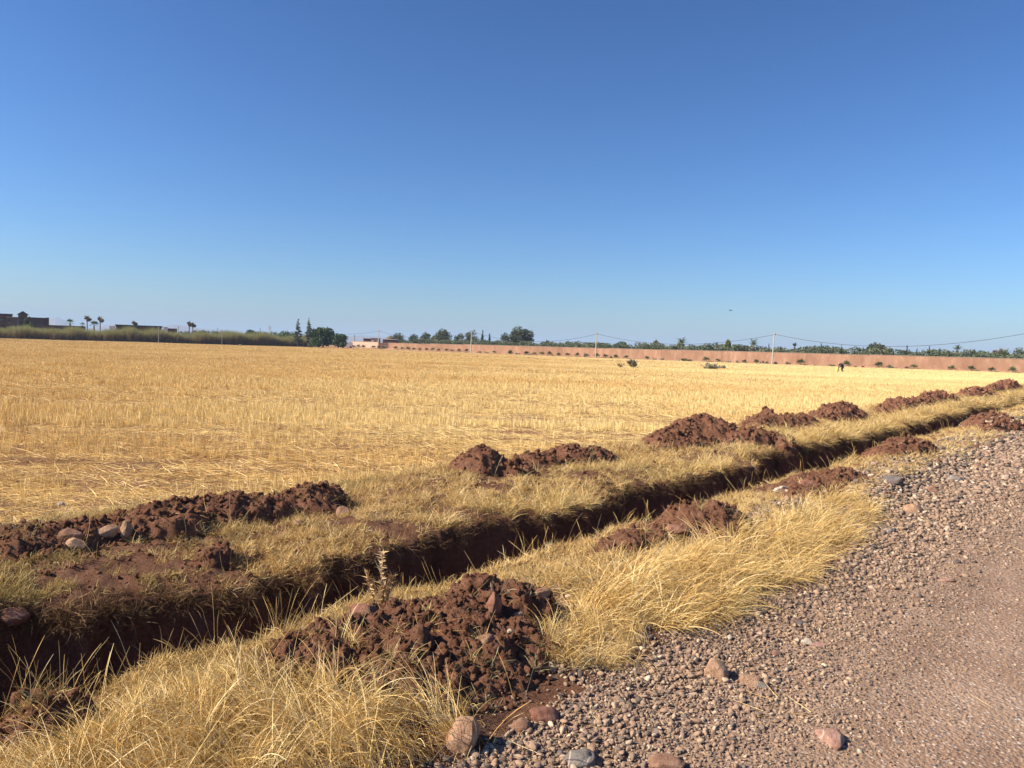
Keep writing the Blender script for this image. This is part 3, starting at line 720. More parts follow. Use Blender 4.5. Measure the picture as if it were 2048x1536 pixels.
n = 1500; u = 4.5 * (60 / 4.5) ** rng.random(n); v = edge_far(u) + rng.uniform(.0, .3, n); kk = rng.random(n) < np.clip(.55 + 1.6 * vn(u * .8, u * 0, 215), .1, 1); u, v = u[kk], v[kk]; n = len(u); x, y = uv2xy(u, v); d = np.hypot(x, y)
hang = np.stack([np.full(n, CA * .45), np.full(n, -SA * .45), np.ones(n)], -1) + rng.normal(0, .25, (n, 3)); hang[:, 2] = np.abs(hang[:, 2]) + .2
scatter('fringe_grass', np.stack([x, y, S(u, v) - .01], -1), euler_from(hang, rng.uniform(0, 6.28, n)), lod(rng.uniform(.5, .95, n), d, 9, .7, .35), rng.integers(0, 4, n), MEDG, tint=np.clip(rng.normal(.1, .15, n), 0, .5), kind='stuff')
u, v, x, y, d = sample(1500, .8, 30, 2.1, 6.8, lambda u, v, d: np.clip(.2 + 1.6 * vn(u * 1.7, v * 1.9, 217), 0, 1) * ((v < 3.3) | (v > edge_far(u) + .1)), bias=1); n = len(u)
scatter('dead_weeds', np.stack([x, y, S(u, v)], -1), euler_from(normals(u, v, .05, .5), rng.uniform(0, 6.28, n)), lod(rng.uniform(.3, .75, n), d, 8, .7, .3), rng.integers(0, 3, n),
        [blades(16, (.08, .26), .05, (.2, 1.3), (-.4, 1.2), (.0025, .0045), seg=5, r=R_(140 + i), m=M_weed, name='dead_weed', head=1.8) for i in range(3)], tint=np.clip(rng.normal(.25, .3, n), 0, 1), kind='stuff')
# long lodged straw: patches (u, v, ru, rv, n, lean azimuth in world degrees, spread, scale)
PATCH = [(1.30, 2.42, .80, .46, 175, -150, 1.4, .60, 'mat of long lodged golden straw at the bottom left'),
         (2.0, 2.16, .42, .18, 45, -155, .6, .62, 'sheaf of long straw bent to the left below the nearest heap'),
         (3.45, 2.18, .36, .22, 70, -40, 2.2, .46, 'bushy golden grass between the nearest heap and the gravel'),
         (4.45, 2.30, .78, .38, 180, -30, 1.3, .76, 'large golden grass clump arching over the dark gravel'),
         (5.6, 2.18, .75, .36, 150, -20, 1.2, .72, 'golden grass clump sweeping towards the road, in front of the second heap'),
         (6.9, 2.18, .6, .32, 95, -15, 1.1, .68, 'orange brown grass tangle beside the second road side heap'),
         (8.1, 2.35, .55, .34, 60, -15, 1.1, .62, 'thin orange grass fan over the grey gravel bank')]
for (a, b, ru, rv, n, az, sp, sc, label) in PATCH:
    q = rng.uniform(0, 6.28, n); w = np.sqrt(rng.random(n)); uu = a + ru * w * np.cos(q); vv = b + rv * w * np.sin(q); x, y = uv2xy(uu, vv)
    nr = normals(uu, vv, .05, .5); rz = math.radians(az) + rng.normal(0, sp, n)
    o = scatter('long_grass', np.stack([x, y, S(uu, vv) - .01], -1), euler_from(nr, rz), rng.uniform(.6, 1.1, n) * sc, rng.integers(0, 5, n), LONG,
                tint=np.clip(rng.normal(-.05, .12, n), 0, .4), kind='stuff')
# stalks on the near lip and in the ditch
n = 330; u = .7 * (45 / .7) ** rng.random(n); v = edge_near(u) + rng.uniform(-.28, .02, n); x, y = uv2xy(u, v); d = np.hypot(x, y)
s_ = rng.uniform(.4, .9, n) * np.maximum(1, d / 8) ** .4
scatter('lip_stalks', np.stack([x, y, S(u, v) - .01], -1), euler_from(np.stack([rng.normal(.1, .25, n), rng.normal(0, .25, n), np.ones(n)], -1), rng.uniform(0, 6.28, n)), s_, rng.integers(0, 4, n), UPR, kind='stuff')
u, v, x, y, d = sample(900, .6, 30, 1.9, 6.8, lambda u, v, d: np.where((v > 3.4) & (v < edge_far(u) + .05), 0, .6) * ~heapmask(u, v), bias=1)
n = len(u)
scatter('bank_stalks', np.stack([x, y, S(u, v)], -1), euler_from(np.stack([rng.normal(0, .4, n), rng.normal(0, .4, n), np.ones(n)], -1), rng.uniform(0, 6.28, n)), rng.uniform(.5, 1.2, n), rng.integers(0, 4, n), UPR, kind='stuff')
u, v, x, y, d = sample(9000, 1., 30, 2.1, 6.5, lambda u, v, d: heapmask(u, v) * .35, bias=1); n = len(u)
scatter('heap_straws', np.stack([x, y, S(u, v) + .02], -1), euler_from(normals(u, v, .05, 1.), rng.uniform(0, 6.28, n)), rng.uniform(.25, .6, n), rng.integers(0, 2, n), [blades(2, (.12, .35), .05, (1.0, 1.5), (-.1, .5), (.003, .005), seg=4, r=R_(97 + i), m=M_straw, name='heap_straw') for i in range(2)], kind='stuff')
# straws blown onto the gravel
u, v, x, y, d = sample(500, .8, 12, -.2, 2.3, lambda u, v, d: np.clip((v - .2) / 3, 0.05, 1), bias=1); n = len(u)
scatter('road_straws', np.stack([x, y, S(u, v) + .012], -1), np.stack([0 * u, 0 * u, rng.uniform(0, 6.28, n)], -1), rng.uniform(.3, .8, n), rng.integers(0, 1, n), [blades(2, (.12, .3), .05, (1.3, 1.5), (-.1, .2), (.003, .0045), seg=4, r=R_(99), m=M_straw, name='single_straws')], kind='stuff')

# ------------------------------------------------------------------ the stubble
def bare(x, y): return np.maximum(ss(.0, .18, fbm(x * .30, y * .95, 301, 3)) * ss(48, 16, y), .9 * ss(.22, .30, fbm(x * .07, y * .8, 302, 3)))
def polar(n, r0, r1, half, expo):
    a = np.radians(rng.uniform(-half, half, n)); q = rng.random(n)
    r = (r0 ** expo + (r1 ** expo - r0 ** expo) * q) ** (1 / expo)
    return r * np.sin(a), r * np.cos(a), r
def hmod(x, y): return np.clip(1 + .5 * fbm(x * .10, y * .35, 310, 3) + .25 * vn(x * .02, y * .06, 311), .5, 1.5)
BSH = -.36
x, y, r = polar(50000, 5.5, 42, 40, 1.2); u, v = xy2uv(x, y)
rowp = .5 + .5 * np.cos((y + .12 * x) * 2 * math.pi / .34 + 2 * vn(x * .3, y * .3, 305))
k = (v > 6.6 + .5 * vn(u * .8, u * 0, 306)) & (rng.random(len(x)) > .97 * bare(x, y)) & (rng.random(len(x)) < .45 + .55 * rowp) & ~heapmask(u, v)
x, y, r, u, v = x[k], y[k], r[k], u[k], v[k]
near = r < 15
s0 = hmod(x, y) * rng.uniform(.6, 1.15, len(x)) * np.where(r < 13, .97, 1)
E = euler_from(np.stack([rng.normal(0, .08, len(x)), rng.normal(0, .08, len(x)), np.ones(len(x))], -1), rng.uniform(0, 6.28, len(x)))
P = np.stack([x, y, H(u, v)], -1)
stint = lambda x, y: np.clip(-.05 + .5 * ss(-25, 30, x) + .5 * fbm(x * .05, y * .2, 330, 2), 0, .8)
scatter('near_stubble', P[near], E[near], np.stack([s0[near]] * 3, -1), rng.integers(0, 5, near.sum()), STUB, tint=stint(x[near], y[near]), kind='stuff')
f = ~near; sc = np.stack([s0[f] * np.clip(r[f] / 18, 1, 1.6)] * 2 + [s0[f]], -1)
scatter('mid_stubble', P[f], E[f], sc, rng.integers(0, 4, f.sum()), STUBW, tint=stint(x[f], y[f]), kind='stuff'); print('stubble', near.sum(), f.sum())
x, y, r = polar(11500, 5.5, 45, 40, 1.); u, v = xy2uv(x, y); k = (v > 6.5) & ~heapmask(u, v); x, y, r, u, v = x[k], y[k], r[k], u[k], v[k]; n = len(x)
scatter('straw_litter', np.stack([x, y, H(u, v) + .012], -1), np.stack([0 * x, 0 * x, rng.uniform(0, 6.28, n)], -1), rng.uniform(.8, 1.2, n) * np.maximum(1, r / 16), rng.integers(0, 4, n), LIE, tint=stint(x, y), kind='stuff')
def far_line(x):   # the field ends short of the wall and of the reeds
    return np.where(x > -42, 244 - .775 * (x + 53), 236 + .42 * (x + 42)) 
x, y, r = polar(9000, 34, 95, 38, 1.7); u, v = xy2uv(x, y); k = (v > 6.8) & (rng.random(len(x)) > .85 * ss(.14, .26, fbm(x * .035, y * .45, 303, 3))); x, y, r, u, v = x[k], y[k], r[k], u[k], v[k]; n = len(x)
scatter('far_stubble', np.stack([x, y, H(u, v)], -1), np.stack([0 * x, 0 * x, rng.uniform(0, 6.28, n)], -1), np.stack([np.ones(n)] * 2 + [hmod(x, y) * .9], -1), rng.integers(0, 4, n), TILE, tint=stint(x, y), kind='stuff')
x, y, r = polar(11000, 80, 290, 37, 1.7); u, v = xy2uv(x, y); k = (v > 7) & (y < far_line(x)) & (rng.random(len(x)) > .85 * ss(.16, .26, fbm(x * .012, y * .16, 304, 3))); x, y, r, u, v = x[k], y[k], r[k], u[k], v[k]; n = len(x)
scatter('farthest_stubble', np.stack([x, y, H(u, v)], -1), np.stack([0 * x, 0 * x, rng.uniform(0, 6.28, n)], -1), np.stack([np.ones(n)] * 2 + [hmod(x, y) * .9], -1), rng.integers(0, 4, n), TILEF, tint=stint(x, y), kind='stuff'); print('tiles', n)

# ------------------------------------------------------------------ thistle at the ditch lip
x, y, z = ground_at(762, 1222)
th = empty('thistle', (x, y, z - .02), 'pale dry spiny thistle standing at the near lip of the dark ditch', 'thistle')
M_thistle = blade_mat('dry_thistle', [(.1, (.40, .24, .10)), (.5, (.58, .40, .20)), (.9, (.72, .56, .34))])
for j, (az, tl, L) in enumerate([(100, .1, .34), (165, .55, .24), (20, .42, .22), (60, .25, .15)]):
    P = []; p = Vector((0, 0, 0)); t_ = tl
    for i in range(9):
        P.append(p.copy()); a_ = math.radians(az + 10 * math.sin(i)); p = p + Vector((math.cos(a_) * math.sin(t_), math.sin(a_) * math.sin(t_), math.cos(t_))) * L / 8; t_ *= .88
    mb = MB(); mb.tube(P, [.004 - .0003 * i for i in range(9)], 5); st = mb.build('stem', M_thistle, th)
    VV = []; FF = []; bb = []; r = R_(400 + j)
    for i in range(130):
        q = r.random() ** .8; k = min(7, int(q * 8)); b_ = P[k].lerp(P[k + 1], q * 8 - k) if q < 1 else P[8]
        d_ = Vector(r.normal(size=3)); d_.z = abs(d_.z) * .8; d_.normalize(); l_ = r.uniform(.02, .055); w_ = Vector(r.normal(size=3)).cross(d_).normalized() * r.uniform(.0025, .007)
        i0 = len(VV); VV += [b_ - w_, b_ + w_, b_ + d_ * l_]; FF.append((i0, i0 + 1, i0 + 2)); bb += [r.random()] * 3
    obj('spiny_leaves', mesh('spiny_leaves', [tuple(q) for q in VV], FF, M_thistle, False, {'bc': bb}), st)

# ------------------------------------------------------------------ far things: foliage builders
def cloud(name, blobs, n, size, m, seed=0, parent=None, shell=.55, flatz=1., link=True):
    r = R_(seed); w = np.array([b[3] * b[4] + b[4] * b[5] + b[3] * b[5] for b in blobs]); k = r.choice(len(blobs), n, p=w / w.sum())
    B = np.array(blobs)[k]; d = r.normal(size=(n, 3)); d /= np.linalg.norm(d, axis=1, keepdims=True)
    q = (shell + (1 - shell) * r.random(n)) * (1 + .22 * fbm(d[:, 0] * 3 + k * 5, d[:, 1] * 3 + d[:, 2] * 2, seed, 2))
    P = B[:, :3] + d * B[:, 3:] * q[:, None]
    a = r.normal(size=(n, 3)); a /= np.linalg.norm(a, axis=1, keepdims=True); b = np.cross(a, r.normal(size=(n, 3))); b /= np.linalg.norm(b, axis=1, keepdims=True)
    s = size * r.uniform(.5, 1.3, n)[:, None]; a = a * s; b = b * s * .55
    V = np.stack([P - a, P - b * .8, P + a, P + b], 1).reshape(-1, 3); F = np.arange(4 * n).reshape(n, 4)
    bc = np.repeat(np.clip(.5 + .25 * r.normal(size=n) + .35 * np.tanh(d[:, 2]) * 0, 0, 1), 4)
    return obj(name, mesh(name, V, F, m, False, {'bc': bc}), parent, link=link)
def trunk(parent, h, r0, limbs=4, seed=0, spread=1., base=0):
    r = R_(seed); mb = MB(); top = Vector((r.normal() * .08 * h, r.normal() * .05 * h, h))
    mb.tube([(0, 0, base), top * .5 + Vector((.03 * h, 0, 0)), top], [r0, r0 * .75, r0 * .45], 7)
    for i in range(limbs):
        a = i * 6.28 / limbs + r.normal() * .4; s = top * r.uniform(.45, .95); e = s + Vector((math.cos(a) * spread, math.sin(a) * spread, r.uniform(.5, 1.1) * spread))
        mb.tube([s, (s + e) / 2 + Vector((0, 0, .1 * spread)), e], [r0 * .45, r0 * .3, r0 * .12], 5)
    return mb.build('trunk', M_bark, parent)
def tree(name, px, D, py_top, width, label, m, group=None, seed=0, nb=7, n=1500, leaf=.3, ratio=.62, cat='tree', base_z=None, sx=1.):
    x, y, z0 = at(px, D); z0 = float(z0) if base_z is None else base_z
    zt = at(px, D, py=py_top)[2]; h = zt - z0; w = width * D / FPX; r = R_(seed)
    t = empty(name, (x, y, z0), label, cat, group)
    ch = h * ratio; blobs = [(0, 0, h - ch * .5, w * .34, w * .3, ch * .46)]
    for i in range(nb):
        a = r.uniform(0, 6.28); q = r.uniform(.25, .62) * w * .5; zz = h - ch * r.uniform(.25, .8)
        br = w * r.uniform(.13, .25); blobs.append((math.cos(a) * q * sx, math.sin(a) * q, min(zz, h - br * .9), br, br, br * .85))
    cloud('crown', blobs, n, leaf, m, seed, t); trunk(t, h - ch * .55, max(.12, w * .03), 4, seed, w * .2)
    return t

# ------------------------------------------------------------------ pink boundary wall
WA = np.array([-53., 255.]); WB = np.array([94., 141.]); WD = (WB - WA) / np.linalg.norm(WB - WA); WN = np.array([-WD[1] * -1, 0])
WNn = np.array([WD[1], -WD[0]])      # towards the field and the camera
if WNn @ (-WA) < 0: WNn = -WNn
def on_wall(px, off=0.):
    """where the bearing px meets the wall line moved off metres towards the camera"""
    r = ray(px, hor(px)); d = r[:2] / np.linalg.norm(r[:2]); A = WA + WNn * off
    M_ = np.array([[d[0], -WD[0]], [d[1], -WD[1]]]); t, s = np.linalg.solve(M_, A); return d * t, s
wall = empty('boundary_wall', (WA[0], WA[1], -.4), 'long pink rendered boundary wall in stepped panels across the far side of the field', 'wall')
WANG = math.atan2(WD[1], WD[0])
def zrow(p, px, py): return at(px, p[1], py=py)[2]
PAN = [(704, 757.5, 683.5), (778, 800, 686.3), (800, 861, 687.3), (861, 929, 688.5), (929, 990, 689.7), (990, 1039, 691.3), (1039, 1125, 693.2), (1125, 1218, 695.8), (1218, 1323, 698.3),
       (1323, 1355, 699.8), (1355, 1445, 701.2), (1445, 1580, 704), (1580, 1738, 708), (1738, 1919, 712.2), (1919, 2110, 717.3), (2110, 2330, 722.5)]
for i, (a, b, py) in enumerate(PAN):
    pa, sa = on_wall(a); pb, sb = on_wall(b); mid = (pa + pb) / 2; zt = zrow(mid, (a + b) / 2, py); L = np.linalg.norm(pb - pa)
    off = .0 if i % 2 else .03
    mb = MB(); mb.box((0, 0, 0), (L - .004, .25, zt + .6), 0)
    c = mid + WNn * off - WA
    q = mb.build('wall_panel', M_wall if i else M_pale, wall, (c[0], c[1], (zt - .6) / 2 + .4)); q.rotation_euler = (0, 0, WANG)
    mb = MB(); mb.box((0, 0, 0), (L, .36, .07), 0)
    q = mb.build('coping', M_cope, wall, (c[0], c[1], zt + .4 + .037)); q.rotation_euler = (0, 0, WANG)
# gate
pa, _ = on_wall(757.5); pb, _ = on_wall(778); mid = (pa + pb) / 2; L = np.linalg.norm(pb - pa); zt = zrow(mid, 768, 685.5)
gate = empty('gate', (mid[0], mid[1], -.36), 'dark brown double metal gate in the pink wall beside a power pole', 'gate', rz=WANG)
for s in (-1, 1):
    mb = MB(); mb.box((s * (L / 4), 0, (zt + .36) / 2), (L / 2 - .06, .06, zt + .30)); q = mb.build('gate_leaf', M_gate, gate)
    mb = MB()
    for zz in (.35, 1.0, 1.7): mb.box((s * L / 4, -.06, zz), (L / 2 - .2, .05, .07))
    mb.build('rail', M_gate, q)
for s in (-1, 1):
    mb = MB(); mb.box((s * (L / 2 + .02), 0, (zt + .5) / 2), (.3, .36, zt + .5)); mb.build('gate_post', M_wall, gate)

# ------------------------------------------------------------------ power line
POLES = [(757, 698.5, 248, 659.5, 'slim concrete power pole beside the brown gate, leftmost of the tall four', 0),
         (942, 706.5, 215, 660.5, 'concrete power pole before the wall left of the round-topped trees, second from the left', .3),
         (1191.5, 716.5, 188, 664.5, 'concrete power pole standing mid wall, third from the left', .6),
         (1544.5, 727.5, 155, 664.5, 'pale leaning concrete power pole, nearest and tallest in the picture', 2.)]
tops = []
def pole_body(h, r0=.13, r1=.09):
    mb = MB(); n = 4
    mb.tube([(0, 0, -.3), (0, 0, h)], [r0 * 1.35, r1 * 1.35], 4); return mb
for i, (px, pyb, D, pyt, label, lean) in enumerate(POLES):
    x, y, z = at(px, D); z = float(z); zt = at(px, D, py=pyt)[2]
    p = empty('power_pole', (x, y, z), label, 'power pole', 'power poles along the pink wall')
    h = zt - z; pole_body(h, .115, .075).build('shaft', M_conc, p)
    mb = MB(); mb.box((.12, 0, h - .35), (.25, .12, .14)); mb.tube([(.2, 0, h - .42), (.26, 0, h - .5)], .05, 6); mb.build('cable_clamp', M_black, p)
    p.rotation_euler = (0, math.radians(lean), 0)
    tops.append(Vector((x + .22 + math.sin(math.radians(lean)) * h, y, z + h - .4)))
x, y, _ = at(2135, 119); tops.append(Vector((x, y, 8.0)))
x, y, _ = at(2135, 119)
p = empty('power_pole', (x, y, 0), 'power pole just beyond the right edge of the photo', 'power pole', 'power poles along the pink wall'); pole_body(8.3, .16, .11).build('shaft', M_conc, p)
x, y, _ = at(640, 290); tops.insert(0, Vector((x, y, 5.3)))
def cable(a, b, sag, label, r=.035, mat_=None):
    P = []
    for i in range(33):
        t = i / 32; p = a.lerp(b, t); p.z -= sag * 4 * t * (1 - t); P.append(p)
    mb = MB(); mb.tube(P, r, 5); o = mb.build('power_cable', mat_ or M_cable); tag(o, label, 'cable', 'cable spans of the power line')
for i, (s, lb) in enumerate([(1.0, 'black cable span running down left from the pole at the gate'), (2.0, 'black cable span from the gate pole to the second pole, crossing dark trees'),
                             (2.3, 'black cable span between the second and third pole'), (2.25, 'black cable span sagging between the third and the leaning pole'),
                             (2.9, 'black cable span rising from the leaning pole to the right edge')]):
    cable(tops[i], tops[i + 1], s, lb)
# small far poles: px, top, bottom, D, label
for px, pt, pb_, D, lb in [(709, 669.5, 684, 275, 'short dark pole behind the left end of the pink wall'), (317, 654, 680, 205, 'pale concrete post standing in the reeds, left of the palms pair'),
                           (444, 659.5, 676, 212, 'pale concrete post sticking out of the reeds'), (357, 653, 662, 300, 'thin dark pole beyond the reeds near the low white roof'),
                           (435, 656, 664, 330, 'tiny dark pole behind the reeds'), (520, 656, 668, 330, 'dark pole behind the trees left of the lattice mast')]:
    x, y, z = at(px, D); zt = at(px, D, py=pt)[2]; mb = MB(); mb.tube([(0, 0, 0), (0, 0, zt + .36)], [.075 if 'pale' in lb else .1] * 2, 5)
    mb.box((0, 0, zt + .2), (.3, .1, .1))
    o = mb.build('utility_pole', M_conc if 'pale' in lb else M_bark, None, (x, y, -.36)); tag(o, lb, 'pole', 'smaller poles in the distance')
# lattice mast
x, y, _ = at(539, 600); zt = at(539, 600, py=651)[2]; mb = MB(); h = zt + .4
for s1, s2 in ((1, 1), (1, -1), (-1, 1), (-1, -1)): mb.tube([(1.3 * s1, 1.3 * s2, 0), (.25 * s1, .25 * s2, h)], .12, 4)
for i in range(6):
    a, b = 1.3 - 1.05 * i / 6, 1.3 - 1.05 * (i + 1) / 6
    mb.tube([(-a, -a, h * i / 6), (b, -b, h * (i + 1) / 6)], .07, 4); mb.tube([(a, -a, h * i / 6), (-b, -b, h * (i + 1) / 6)], .07, 4)
mb.box((0, 0, h * .8), (3, .2, .2)); mb.box((0, 0, h * .92), (2.2, .2, .2))
o = mb.build('lattice_mast', plain('galvanised_steel', (.4, .41, .42), .5), None, (x, y, -.4)); tag(o, 'tiny steel lattice mast on the horizon between the reeds and the conifers', 'mast')

# ------------------------------------------------------------------ olives behind the wall
def olive_src(seed):
    r = R_(seed); t = empty('olive_tree', (0, 0, 0), 'grey green olive tree in the rows behind the pink wall', 'olive tree', 'olive trees behind the wall')
    blobs = [(0, 0, 1.9, 1.2, 1.2, 1.05)]
    for i in range(7):
        a = i * .9 + r.normal() * .3; q = r.uniform(.7, 1.25); blobs.append((math.cos(a) * q, math.sin(a) * q, r.uniform(1.4, 2.5), .75, .75, .62))
    cloud('crown', blobs, 850, .17, M_olive, seed, t); trunk(t, 1.3, .14, 4, seed, .7); return t
OL = [olive_src(500 + i) for i in range(4)]; first = [True] * 4; no = 0
for row, (off, hs) in enumerate([(-4.5, 1.0), (-10., 1.07), (-17, 1.16)]):
    for s in np.arange(12 + row * 1.7, 235, 4.4 if row < 2 else 5.5):
        p = WA + WD * (s + rng.normal(0, .35)) + WNn * (off + rng.normal(0, .5)); k = int(rng.integers(0, 4))
        px_ = 1024 + FPX * p[0] / p[1]
        if px_ < 800 or px_ > 2140: continue
        o = OL[k] if first[k] else copy_tree(OL[k]); first[k] = False; no += 1
        sc = hs * rng.uniform(.82, 1.12) * 1.0; zr = {0: 0, 1: .0, 2: .0}[row]
        zt = EYE + np.interp(px_, [800, 1100, 1350, 1600, 2000], [.0062, .0082, .0105, .0122, .0135]) * p[1]    # crowns rise about ten rows above the wall top
        o['olive_row'] = row; o.location = (p[0], p[1], -.3); hgt = (zt + .3) / 2.95 * rng.uniform(.86, 1.1) * (1 + .03 * row)
        o.scale = (hgt * 1.02, hgt * 1.02, hgt); o.rotation_euler = (0, 0, rng.uniform(0, 6.28))
print('olives', no)

# ------------------------------------------------------------------ taller trees behind the wall
DW = 30
def Dw(px, extra): return float(on_wall(px)[0][1]) + extra
TREES = [(797, 663, 30, 'small dark feathery tree behind the thatched sunshade', M_euc, 'round_tree'),
         (827, 664.5, 22, 'small rounded dark tree, left of the pair before the broad crown', M_euc, 'round_tree'),
         (850, 661.5, 24, 'medium dark tree leaning against the broad crown', M_euc, 'round_tree'),
         (886, 656.5, 42, 'broad dark round-topped tree left of the second power pole', M_euc, 'round_tree'),
         (920, 664, 22, 'low left shoulder tree of the crown behind the second pole', M_euc, 'round_tree'),
         (943, 656.5, 30, 'dark round-topped tree right behind the second power pole', M_euc, 'round_tree'),
         (1010, 662.5, 24, 'smaller dark tree at the left foot of the tallest tree', M_euc, 'round_tree'),
         (1036, 649, 44, 'tallest dark eucalyptus-like tree behind the wall', M_euc, 'tall_tree'),
         (1058, 665, 18, 'low right shoulder tree of the tallest tree', M_euc, 'round_tree'),
         (1096, 679, 17, 'small dark tree rising over the olives right of the tallest tree', M_euc, 'round_tree'),
         (1243, 681, 26, 'dark dome-shaped tree over the olives right of the third pole', M_green, 'round_tree'),
         (1310, 678, 15, 'sparse greyish young tree over the olives', M_olive, 'young_tree'),
         (1361, 679, 22, 'yellow green bushy tree with a palm behind it', M_bright, 'bushy_tree'),
         (1455, 677, 15, 'slim light green tree just left of the feathery palm', M_bright, 'young_tree'),
         (1749, 682, 40, 'large dark rounded tree behind the olives towards the right', M_euc, 'round_tree'),
         (1780, 693, 18, 'low right shoulder of the large dark tree at right', M_euc, 'round_tree'),
         (1988, 697, 18, 'reddish brown crown, left one of the two at far right', M_rust, 'round_tree'),
         (2003, 694.5, 26, 'reddish brown round tree behind the fan palm at far right', M_rust, 'round_tree'),
         (2036, 692.5, 28, 'dark greenish tree at the right edge behind the olives', M_euc, 'round_tree')]
for i, (px, pt, w, lb, m, nm) in enumerate(TREES):
    tree(nm, px, Dw(px, 32 + (i % 3) * 5), pt, w * 1.28, lb, m, 'taller trees behind the wall', 700 + i, 10 if nm != 'young_tree' else 4, 4200 if w > 30 else 2100, .30 if w > 30 else .24, .92)
def conifer(px, D, pt, w, label, seed, m=M_euc, tiers=13, group='conifers'):
    x, y, z0 = at(px, D); z0 = float(z0); h = at(px, D, py=pt)[2] - z0; W = w * D / FPX / 2; r = R_(seed)
    t = empty('conifer', (x, y, z0), label, 'conifer', group); blobs = []
    for i in range(tiers):
        f = i / (tiers - 1); zz = h * (.15 + .82 * f); rad = W * (1.05 - f) ** .75
        for k in range(4 if f < .8 else 2):
            a = r.uniform(0, 6.28); blobs.append((math.cos(a) * rad * .55, math.sin(a) * rad * .55, zz + r.normal() * .12, rad * .42 + .1, rad * .42 + .1, h * .035))
    blobs.append((0, 0, h * .98, .12, .12, h * .03))
    cloud('crown', blobs, 1500, .22, m, seed, t, .2); mb = MB(); mb.tube([(0, 0, 0), (0, 0, h * .97)], [.18, .04], 6); mb.build('trunk', M_bark, t)
conifer(596, 236, 638, 22, 'left of the two dark ragged conifers beside the round green trees', 901)
conifer(617, 234, 635.5, 20, 'right and more pointed of the two dark ragged conifers', 902)
conifer(964.5, Dw(964, 30), 660.5, 11, 'dark pointed conifer between the second pole and the tallest tree', 903)
conifer(978.5, Dw(978, 30), 667, 8, 'smallest dark conifer, right of the other pointed one', 904)
# slim cypresses behind the wall
def cypress(px, pt, w, seed, lb=None):
    D = Dw(px, 3.2); x, y, z0 = at(px, D); z0 = float(z0); h = at(px, D, py=pt)[2] - z0; W = w * D / FPX / 2; r = R_(seed)
    t = empty('cypress', (x, y, z0), lb or 'short slim brownish cypress planted behind the pink wall', 'cypress', 'slim cypresses behind the wall')
    lean = r.normal() * .05 * h; blobs = [(lean * f, 0, h * f, W * (1 - abs(f - .45) * 1.5) ** .6 if f < 1 else .05, W * .8 * (1.05 - f) ** .5, h * .10) for f in np.linspace(.12, .93, 10)]
    cloud('crown', blobs, 420, .13, M_cyp, seed, t, .3); mb = MB(); mb.tube([(0, 0, 0), (lean * .5, 0, h * .5)], [.07, .03], 5); mb.build('trunk', M_bark, t)
CYP = [(1470, 689, 4, 0), (1487, 690, 5, 0), (1539, 688, 5, 0), (1560, 692, 4, 0), (1632, 692, 4, 0), (1643, 684.5, 3.6, 'tall needle-thin cypress right of the leaning pole'), (1666, 692, 5, 0), (1682, 691, 4.5, 0),
       (1705, 697, 4, 0), (1723, 695, 4, 0), (1765, 697, 4, 0), (1787, 699, 4.5, 0), (1811, 688.5, 5, 'tallest broad-based cypress, right of the large dark tree'), (1833, 695.5, 6, 0), (1856, 692.5, 3.5, 'thin straight cypress, second right of the tallest one'),
       (1876, 700, 5.5, 0), (1897, 702, 4.5, 0)]
for i, (px, pt, w, lb) in enumerate(CYP): cypress(px, pt, w, 950 + i, lb or None)

# ------------------------------------------------------------------ palms
def fronds(name, n, L, m, parent, seed, base, tilt=(.25, 1.35), leaflets=9, lw=.05, droop=.7, fan=False, lean=0):
    r = R_(seed); V = []; F = []; bc = []
    def quad(a, b, c, d, k):
        i = len(V); V.extend([a, b, c, d]); F.append((i, i + 1, i + 2, i + 3)); bc.extend([k] * 4)
    for j in range(n):
        az = j * 2.4 + r.normal() * .2; tl = tilt[0] + (tilt[1] - tilt[0]) * (j + .5) / n + r.normal() * .08; col = r.random(); l = L * r.uniform(.8, 1.1)
        d = Vector((math.cos(az), math.sin(az), 0)); side = Vector((-d.y, d.x, 0)); p = Vector(base); pts = []
        for s in range(7):
            pts.append(p.copy()); th = tl + droop * (s / 6) ** 1.5; tdir = d * math.sin(th) + Vector((0, 0, math.cos(th))); p = p + tdir * l / 6
        if fan:
            for s in range(3): quad(pts[s] - side * .012, pts[s] + side * .012, pts[s + 1] + side * .012, pts[s + 1] - side * .012, col)
            c = pts[3]; tdir = (pts[4] - pts[3]).normalized(); up = tdir.cross(side)
            for k in range(11):
                a = (k - 5) / 5 * 1.45; e = (tdir * math.cos(a) + side * math.sin(a) + up * r.normal() * .12).normalized() * l * .5 * (1 - .15 * abs(a)); q = e.normalized().cross(up).normalized() * l * .035
                quad(c, c + e * .55 - q, c + e, c + e * .55 + q, col)
        else:
            for s in range(6): quad(pts[s] - side * .02, pts[s] + side * .02, pts[s + 1] + side * .012, pts[s + 1] - side * .012, col)
            for k in range(leaflets * 2):
                f = .15 + .85 * (k // 2 + .5) / leaflets; sg = 1 if k % 2 else -1; i = min(5, int(f * 6)); c = pts[i].lerp(pts[i + 1], f * 6 - i); t_ = (pts[i + 1] - pts[i]).normalized()
                e = (t_ * .75 + side * sg * .8 + Vector((0, 0, -.2))).normalized() * l * .26 * (1.1 - f * .6); q = t_ * lw
                quad(c - q * .3, c + e * .5 - q, c + e, c + e * .5 + q, col)
    return obj(name, mesh(name, [tuple(p) for p in V], F, m, False, {'bc': bc}), parent)
def young_palm(seed, kind):
    t = empty('young_fan_palm', (0, 0, 0), 'low young fan palm at the foot of the pink wall', 'young palm', 'young palms planted along the wall')
    fronds('fronds', 15, 1.15, M_palm, t, seed, (0, 0, .12), (.15, 1.45), fan=True, droop=.35)
    mb = MB(); mb.tube([(0, 0, -.1), (0, 0, .2)], [.10, .07], 6); mb.build('trunk', M_dead, t); return t
